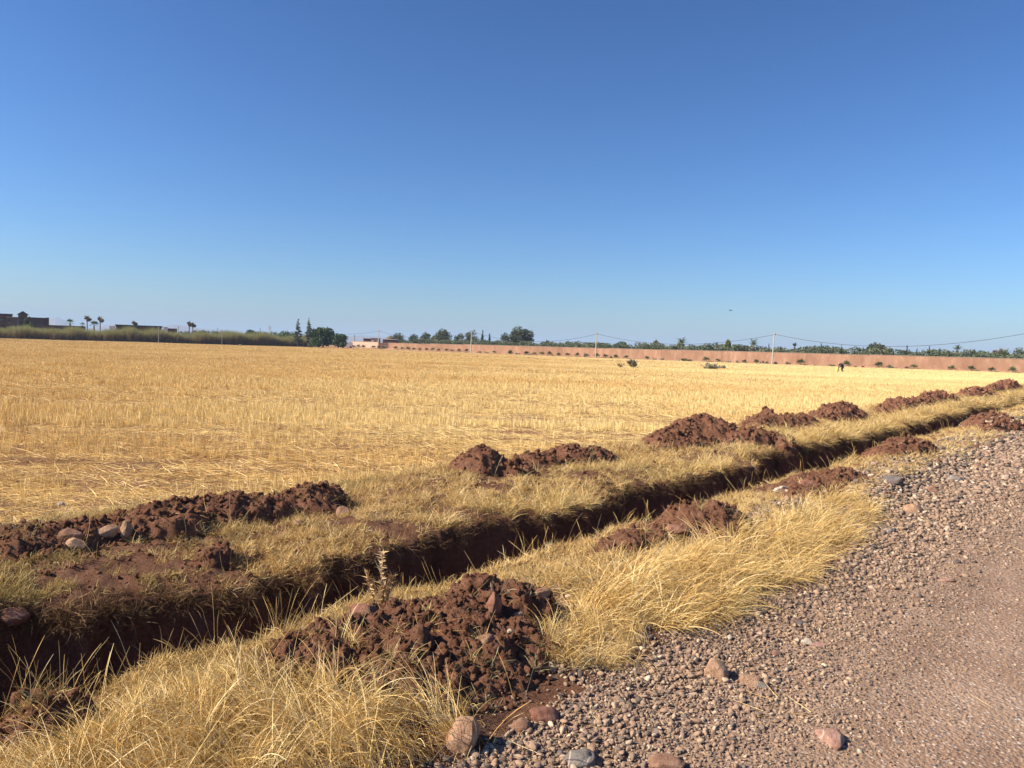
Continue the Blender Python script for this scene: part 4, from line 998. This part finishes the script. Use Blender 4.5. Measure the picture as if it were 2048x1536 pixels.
YP = [young_palm(1000 + i, 0) for i in range(3)]; used = [False] * 3
SP = {1694: ('dense green young fan palm right beside the stooping person', 1.25), 1413: ('large dark fan palm left of the long grey shrub in the field', 1.25), 1602: ('bushy dark green fan palm to the right of the leaning pole', 1.35),
      1758: ('twin dark fan palm clump before the tuft of rushes', 1.3), 1829: ('lone fan palm in front of the tall cypress, at the wall foot', 1.05), 1904: ('spreading fan palm, fourth from the right edge', 1.05),
      1944: ('fan palm with crossed fronds, third from the right edge', 1.1), 1984: ('small fan palm, second from the right edge', .95), 2026: ('spiky fan palm nearest the right edge', 1.1), 1212: ('large palm just right of the third power pole', 1.15), 1232: ('leafy palm between the third pole and the round grey bush', 1.05)}
PP = [707, 717, 727, 747, 758, 768, 792, 805, 817, 828, 840, 854, 865.5, 877, 893, 904, 919, 933, 989, 1021, 1053, 1069, 1020, 1054, 1084.5, 1100, 1118, 1136, 1155, 1173, 1194, 1212, 1232, 1252.5, 1295, 1413, 1437, 1489, 1514, 1602, 1694, 1758, 1829, 1904, 1944, 1984, 2026, 2068, 2110]
for i, px in enumerate(PP):
    p, _ = on_wall(px, 3.0); k = i % 3; o = YP[k] if not used[k] else copy_tree(YP[k]); used[k] = True
    lb, s_ = SP.get(px, (None, rng.uniform(.85, 1.2) if px < 1500 else 1.05)); o.location = (p[0], p[1], float(FZ(p[1])) + .0); o.scale = (s_, s_, s_ * 1.0); o.rotation_euler = (0, 0, rng.uniform(0, 6.28))
    if lb: o['label'] = lb
def palm(px, D, pt, w, label, seed, trunk_r=.25, n=22, m=M_palm, L=None, name='palm_tree', tilt=(.2, 1.5), droop=.8, fan=False, skirt=False):
    x, y, z0 = at(px, D); z0 = float(z0); zt = at(px, D, py=pt)[2]; L = L or w * D / FPX * .62; h = max(.6, zt - z0 - L * .55)
    t = empty(name, (x, y, z0), label, 'palm'); fronds('fronds', n, L, m, t, seed, (0, 0, h), tilt, droop=droop, fan=fan, lw=.06)
    mb = MB(); mb.tube([(0, 0, 0), (.05, 0, h * .5), (0, 0, h)], [trunk_r * 1.2, trunk_r, trunk_r * .9], 7); mb.build('trunk', M_bark, t)
    if skirt:
        cloud('dead_skirt', [(.35 * L, 0, h - .25 * L, .6 * L, .5 * L, .42 * L), (-.1 * L, 0, h + .1 * L, .45 * L, .4 * L, .3 * L)], 420, .3, M_dead, seed, t, .2)
    return t
palm(1289, Dw(1289, 14), 688, 14, 'small palm top showing over the olives left of the sparse young tree', 1101, n=14)
palm(1363, Dw(1363, 20), 677.5, 24, 'palm crown behind the yellow green bushy tree', 1102)
palm(1432, Dw(1432, 12), 685.5, 14, 'small leaning palm over the olives, left of the slim light green tree', 1103, n=12)
palm(1506, Dw(1506, 9), 683, 25, 'feathery spreading palm over the wall, left of the leaning pole', 1104, n=17, tilt=(.1, 1.1), droop=.55)
palm(1588, Dw(1588, 9), 688.5, 14, 'upright palm over the wall, right of the leaning pole', 1105, n=14, tilt=(.1, .9), droop=.5)
palm(1913, Dw(1913, 10), 693, 22, 'spiky palm over the olives towards the right end', 1106, n=14, tilt=(.1, 1.2), droop=.5)
palm(2008, Dw(2008, 5), 702, 30, 'wide pale fan-shaped palm directly behind the wall at far right', 1107, n=22, trunk_r=.2)
# left side
palm(140, 245, 640.5, 17, 'green bushy fan palm above the dark wall beyond the reeds', 1110, n=22, fan=True)
palm(188, 260, 645, 20, 'low green palm clump between the two shaggy palms', 1111, n=22, fan=True)
palm(165, 250, 647, 12, 'small dark palm left of the first shaggy palm', 1112, n=16, fan=True)
palm(174, 240, 632, 10, 'shaggy tall palm with a dead skirt blown to the right, left one of the pair', 1113, .16, 10, M_dead, 1.4, skirt=True, fan=True)
palm(200, 240, 634.5, 9, 'shaggy palm with drooping dead fronds, right one of the pair', 1114, .16, 10, M_dead, 1.3, skirt=True, fan=True)
palm(268, 245, 642.5, 9, 'single shaggy palm above the long low roof', 1115, .14, 8, M_dead, 1.1, skirt=True, fan=True)
palm(378, 240, 643.5, 8, 'thick shaggy palm, left one of the touching pair', 1116, .16, 9, M_dead, 1.2, skirt=True, fan=True)
palm(385, 240, 646, 8, 'slightly lower shaggy palm touching the thick one', 1117, .14, 9, M_dead, 1.1, skirt=True, fan=True)

# ------------------------------------------------------------------ reeds and trees on the left
REED = [blades(26, (1.9, 3.3), .5, (0, .16), (.05, .5), (.03, .06), seg=4, r=R_(1200 + i), m=M_reed, name='reed_clump') for i in range(4)]
ra, rb = np.array(at(-140, 176)[:2]), np.array(at(628, 246)[:2])
n = 2600; t_ = rng.random(n); q = rng.uniform(0, 6, n); dr = (rb - ra) / np.linalg.norm(rb - ra); nr_ = np.array([-dr[1], dr[0]])
P = ra + (rb - ra) * t_[:, None] + nr_ * (q + .5 * vn(t_ * 50, t_ * 0, 7))[:, None]
hm = (.86 + .34 * vn(t_ * 25, t_ * 0, 61) + .24 * vn(t_ * 90, t_ * 0, 62)) * (1 + .02 * q)
scatter('reed_bed', np.stack([P[:, 0], P[:, 1], np.full(n, -.36)], -1), np.stack([0 * q, 0 * q, rng.uniform(0, 6.28, n)], -1), hm * rng.uniform(.85, 1.05, n) * (1.17 + .24 * t_), rng.integers(0, 4, n), REED, kind='stuff')
# scrubby low earth bank at the foot of the reeds
LT = [(-30, 1.), (8, 1.), (30, .95), (52, .9), (72, .8), (108, .7), (225, .6), (250, .62), (292, .62), (335, .6), (365, .6), (398, .62), (420, .68), (452, .72), (470, .7), (500, .8), (525, .75), (548, .85), (566, .9), (580, .85)]
for i, (px, s) in enumerate(LT):
    tree('grove_tree', px, 262 + (i % 4) * 6, {0: 649, 1: 650, 2: 652, 3: 650}[i % 4] + .028 * px * .9 - (3 if px > 540 else 0), 44, 'dusty green tree crown in the grove behind the reeds', M_olive if i % 3 else M_green, 'grove trees behind the reeds', 1300 + i, 6, 900, .32, .8)
tree('round_tree', 500, 300, 658, 26, 'darker flat-topped tree over the reeds, left of the dark pole', M_green, None, 1331, 6, 900, .32, .7)
tree('dense_tree', 646, 238, 653.5, 62, 'big dense green rounded tree at the right end of the reeds', M_green, None, 1340, 10, 5200, .34, .95)
tree('dense_tree', 676, 236, 666.5, 40, 'lower dense green tree beside the white van', M_green, None, 1341, 8, 2400, .32, .97)
tree('dense_tree', 630, 230, 672, 30, 'low dark green bush tree at the foot of the conifers', M_green, None, 1342, 7, 1500, .3, .97)
tree('dense_tree', 572, 262, 660, 46, 'rounded green tree left of the conifers', M_green, None, 1343, 7, 1800, .32, .9)
tree('dark_tree', 52, 206, 634, 13, 'dark ragged tree standing before the gabled tower', M_euc, None, 1344, 6, 1300, .3, .8)
tree('dark_tree', 60, 204, 643, 24, 'dark green bush before the tower, above the pink block', M_green, None, 1345, 6, 900, .3, .9)

# ------------------------------------------------------------------ buildings
class Facade:
    """a building front square to the line of sight of column px0, D metres away; local x along the front, y into depth"""
    def __init__(s, name, px0, dist, label, cat):
        r = ray(px0, hor(px0)); s.a0 = math.atan2(r[0], r[1]); s.r = dist
        s.e = empty(name, (math.sin(s.a0) * dist, math.cos(s.a0) * dist, -.4), label, cat, rz=-s.a0)
    def p(s, px, py=None, dy=0):
        r = ray(px, hor(px) if py is None else py); a = math.atan2(r[0], r[1]) - s.a0; R_d = s.r + dy
        x = R_d * math.tan(a); return x, (EYE + .4 + R_d / math.cos(a) * r[2] / math.hypot(r[0], r[1]))
    def block(s, nm, m, px0, px1, py, dy=0, depth=5, parent=None, zb=0, zt=None, over=0):
        x0 = s.p(px0, dy=dy)[0]; x1 = s.p(px1, dy=dy)[0]; zt = s.p((px0 + px1) / 2, py, dy)[1] if zt is None else zt
        mb = MB(); mb.box(((x0 + x1) / 2, dy + depth / 2 - over / 2, (zt + zb) / 2), (x1 - x0 + over, depth + over, zt - zb)); return mb.build(nm, m, parent or s.e), (x0, x1, zt)
fb = Facade('farm_building', 45, 270, 'dark brown farm building with a gabled tower at the left edge', 'building')
_, (a0, a1, za_) = fb.block('wall', M_bld, -60, 24, 628.6, 0, 8); fb.block('roof', M_bldd, -60, 24, 0, -.15, 8.2, zb=za_ + .003, zt=za_ + .35, over=.3)
_, (a0, a1, za_) = fb.block('wall', M_bld, 12, 36, 635, -1.6, 1.5); fb.block('parapet', M_cope, 12, 36, 0, -1.7, 1.5, zb=za_ + .003, zt=za_ + .2, over=.1)
_, (t0, t1, tz) = fb.block('tower', M_bld, 36.2, 55, 629.3, -.4, 4.)
_, (a0, a1, za_) = fb.block('wall', M_bld, 55.2, 91.5, 637, 0, 6); fb.block('roof', M_bldd, 55.2, 91.5, 0, -.2, 6.2, zb=za_ + .003, zt=za_ + .28, over=.2)
fb.block('corner_turret', M_bld, 91.7, 98, 635.2, -.6, 3)
apx = fb.p(45, 622, -.4)[1]; xm = (t0 + t1) / 2
V = [(t0 - .35, -.7, tz), (t1 + .35, -.7, tz), (xm, -.7, apx), (t0 - .35, 3.9, tz), (t1 + .35, 3.9, tz), (xm, 3.9, apx)]
obj('gable_roof', mesh('gable_roof', V, [(0, 1, 2), (5, 4, 3), (0, 2, 5, 3), (1, 4, 5, 2), (0, 3, 4, 1)], M_bldd), fb.e)
for (a_, c_, p0, p1, dy) in ((0, 5, 635, 639, 0), (69.5, 75, 645, 649, 0), (77, 82.5, 645.5, 649, 0), (16, 21, 640, 645, -1.6), (43, 47, 634, 640, -.4)):
    z1_ = fb.p((a_ + c_) / 2, p0, dy)[1]; z0_ = fb.p((a_ + c_) / 2, p1, dy)[1]; w_, _q = fb.block('window', M_glass, a_, c_, 0, dy - .05, .1, zb=z0_, zt=z1_)
    fb.block('sill', M_cope, a_ - .4, c_ + .4, 0, dy - .12, .15, zb=z0_ - .12, zt=z0_ - .003, parent=w_)
fb.block('chimney', M_bldd, 57, 60, 633.2, 1.5, .9)
lb_ = Facade('long_low_building', 275, 262, 'long low building whose dark eave line shows above the reeds', 'building')
_, (a0, a1, za_) = lb_.block('wall', M_bld, 232, 323, 653.2, 0, 7); lb_.block('roof', M_bldd, 230, 325, 0, -.6, 8, zb=za_ + .003, zt=za_ + .4)
lb_.block('annex', M_white, 219, 230, 651.8, .3, 5)
sb = Facade('small_white_building', 340, 262, 'small flat white building at the end of the long low one', 'building')
_, (a0, a1, za_) = sb.block('wall', M_white, 327, 335, 655.6, 0, 4); sb.block('roof', M_bldd, 326.5, 335.5, 0, -.1, 4.2, zb=za_ + .003, zt=za_ + .15); sb.block('side_wall', M_bld, 335.2, 354, 657, .2, 4)
cw = Facade('dark_compound_wall', 114, 262, 'dark red compound wall showing above the reeds at left', 'wall')
_, (a0, a1, za_) = cw.block('wall_face', M_bld, 63.5, 171, 651.5, 0, .3); cw.block('coping', M_bldd, 63.5, 171, 0, -.05, .4, zb=za_ + .003, zt=za_ + .12); cw.block('pillar', M_wall, 57, 63, 649.5, -.3, 1)
def wbox(c, s, m, nm, par): mb = MB(); mb.box(tuple(np.array(c) - np.array(O)), s); return mb.build(nm, m, par)
# pink outbuildings beyond the left end of the wall
D = 268
for a, c, pt, lb, m in ((726, 740.5, 677.5, 'small brown flat-roofed hut behind the left end of the wall', M_bld), (741, 757, 677, 'small pale block house left of the gate pole', M_pale)):
    x0, x1 = at(a, D)[0], at(c, D)[0]; O = ((x0 + x1) / 2, D, -.4); b = empty('outbuilding', O, lb, 'hut'); z1 = at(a, D, py=pt)[2]
    wbox((O[0], D + 2, (z1 - .4) / 2), (x1 - x0 - .2, 4, z1 + .4), m, 'wall', b); wbox((O[0], D + 2, z1 + .07), (x1 - x0, 4.3, .14), M_bldd, 'roof', b); wbox((O[0] + .2, D - .02, 1.5), (.9, .1, 2.), M_gate, 'door', b)
D = 262; x0, x1 = at(765, D)[0], at(793, D)[0]; O = ((x0 + x1) / 2, D, -.4); b = empty('thatched_pavilion', O, 'dark pavilion with a thatched mushroom roof behind the gate', 'pavilion')
z1 = at(778, D, py=679)[2]; wbox((O[0], D + 2, (z1 - .4) / 2), (x1 - x0, 3.6, z1 + .4), M_bld, 'wall', b); wbox((O[0], D + 2, z1 + .06), (x1 - x0 + .3, 4, .12), M_white, 'roof_edge', b)
mb = MB(); zr = at(778, D, py=671.5)[2] + .4; mb.tube([(0, 2, z1 + .5), (0, 2, z1 + .9), (0, 2, zr)], [1.9, 1.7, .25], 14); mb.build('thatch', M_dead, b); mb = MB(); mb.tube([(0, 2, z1 + .3), (0, 2, zr + .3)], .1, 6); mb.build('post', M_bark, b)
D = Dw(1197, 60); x0, x1 = at(1168, D)[0], at(1213, D)[0]; O = ((x0 + x1) / 2, D, -.4); b = empty('low_roofed_building', O, 'low building whose grey roof shows over the olives at the third pole', 'building')
z1 = at(1190, D, py=687)[2]; wbox((O[0], D + 3, (z1 - .4) / 2), (x1 - x0 - 1, 6, z1 + .2), M_white, 'wall', b); wbox((O[0], D + 3, z1 + .1), (x1 - x0, 7.2, .35), M_bldd, 'roof', b)
# white van behind the trees
x, y, z = at(695, 250)
van = empty('white_van', (x, y, float(z)), 'white van parked between the dense green tree and the wall end', 'van', rz=.15)
mb = MB(); mb.box((.2, 0, 1.15), (2.9, 1.8, 1.5)); mb.box((-1.6, 0, .85), (1.1, 1.75, .9)); mb.build('body', M_white, van)
mb = MB(); V = [(-1.25, -.82, 1.3), (-2.0, -.8, 1.3), (-1.25, -.78, 1.85), (-1.25, .82, 1.3), (-2.0, .8, 1.3), (-1.25, .78, 1.85)]
obj('windscreen', mesh('windscreen', V, [(0, 2, 1), (3, 4, 5), (1, 2, 5, 4), (0, 1, 4, 3), (0, 3, 5, 2)], M_glass), van)
for sx in (-1.4, 1.1):
    for sy in (-.82, .82): mb = MB(); mb.tube([(sx, sy - .1, .34), (sx, sy + .1, .34)], .34, 14); mb.build('wheel', M_black, van)

# ------------------------------------------------------------------ shrubs in the field and along the wall
def shrub(px, D, pt, w, label, m=M_scrub, seed=0, n=1600, leaf=.08, group=None, twigs=True, sy=.7):
    x, y, z0 = at(px, D); z0 = float(z0); h = at(px, D, py=pt)[2] - z0; W = w * D / FPX / 2; r = R_(seed)
    t = empty('shrub', (x, y, z0), label, 'shrub', group); blobs = []
    for i in range(9):
        a = r.uniform(-1, 1); blobs.append((a * W * .72, r.normal() * W * .35, h * (.3 + .4 * r.random()) * (1 - .35 * abs(a)), W * r.uniform(.16, .34), W * .25 * sy, h * r.uniform(.2, .38) * (1 - .3 * abs(a))))
    cloud('foliage', blobs, int(n * .42), leaf, m, seed, t, .1)
    mb = MB()
    for i in range(9):
        a = r.uniform(0, 6.28); mb.tube([(0, 0, 0), (math.cos(a) * W * .4, math.sin(a) * W * .3, h * .4), (math.cos(a) * W * .8, math.sin(a) * W * .5, h * r.uniform(.6, .95))], [.025, .018, .008], 4)
    mb.build('twigs', M_bark, t); return t
def Dbase(px, py): return EYE * FPX / (py - hor(px))
shrub(1265, Dbase(1265, 735.5), 714.5, 30, 'round grey green bush standing alone in the stubble', M_scrub, 1401, 3000, .085)
shrub(1243, Dbase(1243, 735), 724, 20, 'thin dry weed patch left of the round grey bush', M_dead, 1406, 260, .06)
shrub(1418, Dbase(1418, 738.5), 724, 50, 'wide low grey shrub in the stubble before the wall', M_scrub, 1402, 3600, .085)
shrub(1445, Dbase(1445, 738.5), 729, 24, 'low trailing right end shrub beside the wide grey one', M_scrub, 1407, 900, .08)
p, _ = on_wall(1370, 4); shrub(1372, p[1], 714.5, 36, 'dark green shrub with white stones at the wall corner', M_euc, 1403, 1500, .12)
shrub(480, 200, 687.5, 14, 'small grey bush at the field edge in front of the reeds', M_scrub, 1404, 700, .1)
for i, (px, w, hh, m, lb) in enumerate([(959, 14, 5, M_olive, 'low olive grey scrub right of the second pole'), (973, 12, 5, M_scrub, 'dry scrub at the wall foot near the second pole'), (1036, 12, 5, M_olive, 'grey scrub at the wall foot below the tallest tree'),
        (1060, 16, 7, M_scrub, 'dusty scrub patch between two young palms'), (1170, 8, 8, M_scrub, 'upright dry tuft beside a young palm left of the third pole'), (1222, 7, 7, M_dead, 'brown tuft between the palms right of the third pole'), (1310, 12, 8, M_scrub, 'left of two grey tufts flanking a white stone'), (1325, 12, 8, M_scrub, 'right of two grey tufts flanking a white stone'),
        (1455, 22, 7, M_scrub, 'low brownish scrub right of the palms by the grey shrub'), (1475, 8, 7, M_scrub, 'small scrub before a young palm left of the leaning pole'), (1530, 18, 9, M_olive, 'green brown scrub just left of the leaning pole'), (1552, 8, 8, M_dead, 'dry brown tuft right of the leaning pole'),
        (1576, 12, 8, M_olive, 'upright grass-like scrub between the leaning pole and the bushy palm'), (1633, 14, 4, M_scrub, 'very low scrub right of the bushy palm'), (1664, 14, 6, M_olive, 'low green scrub left of the stooping person'), (1781, 16, 10, M_olive, 'upright tuft of green rushes beside the twin palms'),
        (1815, 8, 8, M_dead, 'brown dry tuft left of the lone fan palm'), (1712, 9, 4, M_rust, 'reddish dead leaf mound right of the person'), (1726, 7, 4, M_rust, 'smaller reddish dead leaf mound'), (1956, 8, 5, M_scrub, 'small scrub beside the fan palm with crossed fronds'), (1792, 10, 4, M_scrub, 'low scrub right of the rushes')]):
    p, _ = on_wall(px, 3.4); zb = float(FZ(p[1])); pyb = hor(px) + (EYE - zb) * FPX / p[1]
    shrub(px, p[1], pyb - hh, w, lb, m, 1420 + i, 420, .13, 'scrub along the foot of the wall')
# rubble stones at the wall foot
for i, (px, s, c_, lb) in enumerate([(1317, .5, 'pale', 'white stone between two grey tufts at the wall foot'), (1363, .7, 'pale', 'white slab leaning in the dark shrub at the wall corner'), (1374, .4, 'pale', 'white stone right of the slab at the wall corner'), (994, .45, 'tan', 'tan stone at the wall foot by a young palm'),
        (1695, .35, 'pale', 'pale stone behind the person'), (1709, .4, 'pink', 'pinkish stone at the wall foot right of the person'), (1845, .3, 'tan', 'tan stone beside the lone fan palm'), (1820, .3, 'pale', 'pale stone left of the lone fan palm'), (1140, .3, 'pale', 'small pale stone at the wall foot left of the third pole')]):
    p, _ = on_wall(px, 4.2); o = obj('rubble_stone', lump('rubble_stone', 300 + i, M_rock[c_], 3, .25, 1.3, (1.2, .8, .7), True, 6).data, loc=(p[0], p[1], float(FZ(p[1])) + s * .2)); o.scale = (s,) * 3; tag(o, lb, 'stone', 'stones at the foot of the wall')
# low earth ridge at the foot of the wall
V = []; n = 260
for i in range(n):
    s = -5 + 250 * i / (n - 1)
    for j, (of, hh) in enumerate([(5.2, 0), (3.8, .12), (2.4, .2), (1.0, .22), (.1, .25)]):
        p = WA + WD * s + WNn * (of + .5 * float(vn(np.array(s * .3), np.array(j), 77))); zz = float(FZ(p[1])) + hh * (1 + 1.4 * float(vn(np.array(s * .5), np.array(j * 1.), 78))) - (.05 if j == 0 else 0); V.append((p[0], p[1], zz))
F = np.array([(i * 5 + j, i * 5 + j + 1, (i + 1) * 5 + j + 1, (i + 1) * 5 + j) for i in range(n - 1) for j in range(4)])
M_fpath = soil_mat('wall_foot_earth', [(.26, .15, .09), (.38, .23, .145), (.50, .34, .22)], .2)
o = obj('wall_foot_bank', mesh('wall_foot_bank', V, F, M_fpath, True)); tag(o, kind='structure')

# ------------------------------------------------------------------ stooping person and yellow sack
M_cloth = plain('dark_clothing', (.025, .022, .03), .9, 10, .3); M_shirt = plain('dark_grey_shirt', (.07, .065, .10), .9, 10, .3); M_skin = plain('skin', (.28, .15, .09), .6); M_hat = plain('tan_cap', (.45, .34, .2), .9)
D = Dbase(1685, 744.5); x, y, _ = at(1686, D)
per = empty('person', (x, y, 0), 'person in dark clothes stooping over a yellow sack in the stubble', 'person')
J = [((.04, 0, .58), .17), ((-.06, 0, .78), .16), ((-.20, 0, .93), .18), ((-.31, 0, .96), .07), ((-.40, 0, .98), .09), ((-.45, 0, .93), .08),   # spine, neck, head
     ((.02, -.11, .54), .12), ((-.14, -.13, .36), .085), ((.04, -.14, .07), .055), ((-.10, -.15, .03), .045),
     ((.06, .11, .54), .12), ((-.06, .13, .34), .085), ((.12, .14, .07), .055), ((-.02, .15, .03), .045),
     ((-.22, -.22, .88), .07), ((-.30, -.25, .68), .052), ((-.44, -.16, .55), .038), ((-.50, -.14, .50), .036),
     ((-.22, .22, .88), .07), ((-.32, .25, .68), .052), ((-.46, .14, .55), .038), ((-.52, .12, .50), .036)]
Ed = [(0, 1), (1, 2), (2, 3), (3, 4), (4, 5), (0, 6), (6, 7), (7, 8), (8, 9), (0, 10), (10, 11), (11, 12), (12, 13), (2, 14), (14, 15), (15, 16), (16, 17), (2, 18), (18, 19), (19, 20), (20, 21)]
me = bpy.data.meshes.new('body'); me.from_pydata([j[0] for j in J], Ed, []); bo = obj('body', me, per)
for m in (M_cloth,): me.materials.append(m)
sm = bo.modifiers.new('skin', 'SKIN'); 
lay = me.skin_vertices[0] if me.skin_vertices else None
if lay is None:
    bm = bmesh.new(); bm.from_mesh(me); bm.verts.layers.skin.verify(); bm.to_mesh(me); bm.free(); lay = me.skin_vertices[0]
for i, (_, rr) in enumerate(J): lay.data[i].radius = (rr, rr); lay.data[i].use_root = (i == 0)
bo.modifiers.new('sub', 'SUBSURF').render_levels = 2
V, F = ICO[3]; h_ = V.copy() * np.array([.21, .19, .25]); obj('head', mesh('head', h_, F, M_skin, True), per, (-.43, 0, .96))
h_ = V.copy() * np.array([.25, .23, .2]); h_[:, 2] = np.maximum(h_[:, 2], -.01); obj('cap', mesh('cap', h_, F, M_hat, True), per, (-.42, 0, .99))
mb = MB(); mb.tube([(.02, 0, .62), (-.07, 0, .79), (-.24, 0, .95)], [.19, .19, .20], 12); mb.build('shirt', M_shirt, per, smooth=True)
for s in (-1, 1):
    hd = MB(); hd.tube([(-.50, s * .14, .52), (-.53, s * .13, .46)], [.04, .045], 7)
    for k in range(4): hd.tube([(-.525, s * .13 + (k - 1.5) * .02, .47), (-.55, s * .13 + (k - 1.5) * .022, .41), (-.54, s * .12 + (k - 1.5) * .02, .37)], [.011, .01, .007], 5)
    hd.tube([(-.50, s * .10, .50), (-.52, s * .07, .45)], [.012, .009], 5); hd.build('hand', M_skin, per)
me = lump('yellow_sack', 333, plain('yellow_sack_cloth', (.72, .66, .18), .7, 6, .12), 3, .18, 1.2, (.75, .6, 1.25), True).data
o = obj('yellow_sack', me, loc=(x - .60, y, .26)); o.scale = (.52,) * 3; tag(o, 'bright yellow sack standing on the stubble in front of the person', 'sack')

# ------------------------------------------------------------------ labels that single out the repeats
ORD = ['', 'first', 'second', 'third', 'fourth', 'fifth', 'sixth', 'seventh', 'eighth', 'ninth', 'tenth', 'eleventh', 'twelfth', 'thirteenth', 'fourteenth', 'fifteenth', 'sixteenth', 'seventeenth', 'eighteenth', 'nineteenth', 'twentieth', 'twenty-first', 'twenty-second', 'twenty-third', 'twenty-fourth']
def px_of(o):
    c = RC.T @ (np.array(o.matrix_basis.translation) - np.array([0, 0, EYE])); return 1024 + FPX * c[0] / -c[2]
def number(objs, what, marks):
    objs = sorted(objs, key=px_of); cnt = {}
    for o in objs:
        p = px_of(o); m_ = [k for k in marks if k[0] <= p]; m_ = m_[-1] if m_ else None
        if m_ is None:
            o['label'] = what + ' left of ' + marks[0][1]; cnt[None] = cnt.get(None, 0) + 1
            if cnt[None] > 1: o['label'] = ORD[cnt[None]] + ' ' + o['label']
            continue
        cnt[m_] = cnt.get(m_, 0) + 1; o['label'] = f'{ORD[min(24, cnt[m_])]} {what} right of {m_[1]}'
MARKS = [(757, 'the gate pole'), (942, 'the second power pole'), (1191, 'the third power pole'), (1544, 'the leaning power pole')]
allo = list(SC.objects)
number([o for o in allo if o.get('category') == 'young palm' and 'foot of the pink wall' in o.get('label', '')], 'plain young fan palm at the wall foot', MARKS)
number([o for o in allo if o.get('category') == 'cypress' and o['label'].startswith('short slim')], 'short slim cypress behind the wall', [(1460, 'the slim light green tree')] + MARKS[3:] + [(1749, 'the large dark tree')])
number([o for o in allo if o.get('category') == 'tree' and o.get('label', '').startswith('dusty green')], 'dusty green crown in the grove behind the reeds,', [(-500, 'the left picture edge'), (98, 'the gabled farm'), (317, 'the first concrete post'), (444, 'the second concrete post')])
for rw, nm in ((0, 'front'), (1, 'middle'), (2, 'back')):
    number([o for o in allo if o.get('olive_row') == rw], f'olive tree in the {nm} row behind the wall', MARKS)
for o in allo:
    if 'olive_row' in o: del o['olive_row']
# ------------------------------------------------------------------ bird
r = ray(1461, 621); t = 60 / r[1]; bp = (r[0] * t, 60, EYE + r[2] * t)
bird = empty('bird', bp, 'small dark bird gliding in the sky above the wall', 'bird', rz=.4)
mb = MB(); mb.tube([(-.10, 0, 0), (-.05, 0, .01), (.03, 0, .01), (.11, 0, .0)], [.008, .03, .032, .006], 8); mb.build('body', M_black, bird, smooth=True)
for s in (-1, 1):
    V = [(-.03, s * .02, .02), (.05, s * .02, .02), (.03, s * .12, .055), (-.03, s * .12, .055), (-.01, s * .22, .02), (-.04, s * .22, .015)]; V = V + [(a, b_, c - .008) for a, b_, c in V]
    obj('wing', mesh('wing', V, [(0, 1, 2, 3), (3, 2, 4, 5), (6, 9, 8, 7), (9, 11, 10, 8), (1, 7, 8, 2), (0, 3, 9, 6), (2, 8, 10, 4), (3, 5, 11, 9), (4, 10, 11, 5)], M_black), bird)
mb = MB(); mb.box((.14, 0, 0), (.09, .05, .008)); mb.build('tail', M_black, bird)

# ------------------------------------------------------------------ far hills and the air between
def ridge(name, pts, D, thick=900):
    r = R_(D); px = np.arange(pts[0][0], pts[-1][0], 2.); py = np.interp(px, [p[0] for p in pts], [p[1] for p in pts]) + .5 * fbm(px * .12, px * 0, 5, 4)
    V = []; F = []
    for a, b_ in zip(px, py):
        x, y, z = at(a, D, py=b_); z = max(z, -1.3)
        sc = (D - thick) / D; se = (D + thick) / D
        V += [(x * sc, D - thick, -1.3), (x * (1 + sc) / 2, D - thick / 2, z * .55 + 12 * float(vn(np.array(a * .3), np.array(2.), 3))), (x, D, z), (x * se, D + thick, -1.3)]
    n = len(px)
    for i in range(n - 1):
        for j in range(3): F.append((i * 4 + j, (i + 1) * 4 + j, (i + 1) * 4 + j + 1, i * 4 + j + 1))
    o = obj(name, mesh(name, V, np.array(F), M_hill, True)); tag(o, kind='structure')
M_hill = plain('hill_rock', (.20, .14, .10), 1, .004)
ridge('hills', [(-260, 668), (-160, 655), (-60, 648), (20, 650), (70, 648), (97, 640), (108, 635.5), (118, 635.5), (132, 642), (150, 652), (180, 656), (210, 650), (232, 648.5), (260, 653), (300, 656), (328, 653), (345, 649), (372, 652), (400, 657), (440, 659), (470, 661), (520, 667), (600, 672), (690, 674), (720, 671), (745, 672), (780, 677), (830, 684), (900, 690)], 6000)
HAZE = True
if HAZE:
    mb = MB(); mb.box((0, 2750, 66.5), (20000, 15500, 137)); hz = mb.build('haze', None); tag(hz, kind='stuff')
    m, t, o = mat('air_haze'); pv = N(t, 'ShaderNodeVolumePrincipled'); pv.inputs['Color'].default_value = (.54, .74, 1, 1); pv.inputs['Density'].default_value = 2.0e-4; pv.inputs['Anisotropy'].default_value = 0.
    t.links.new(pv.outputs[0], o.inputs['Volume']); hz.data.materials.append(m)
print('U', len(U), 'done')
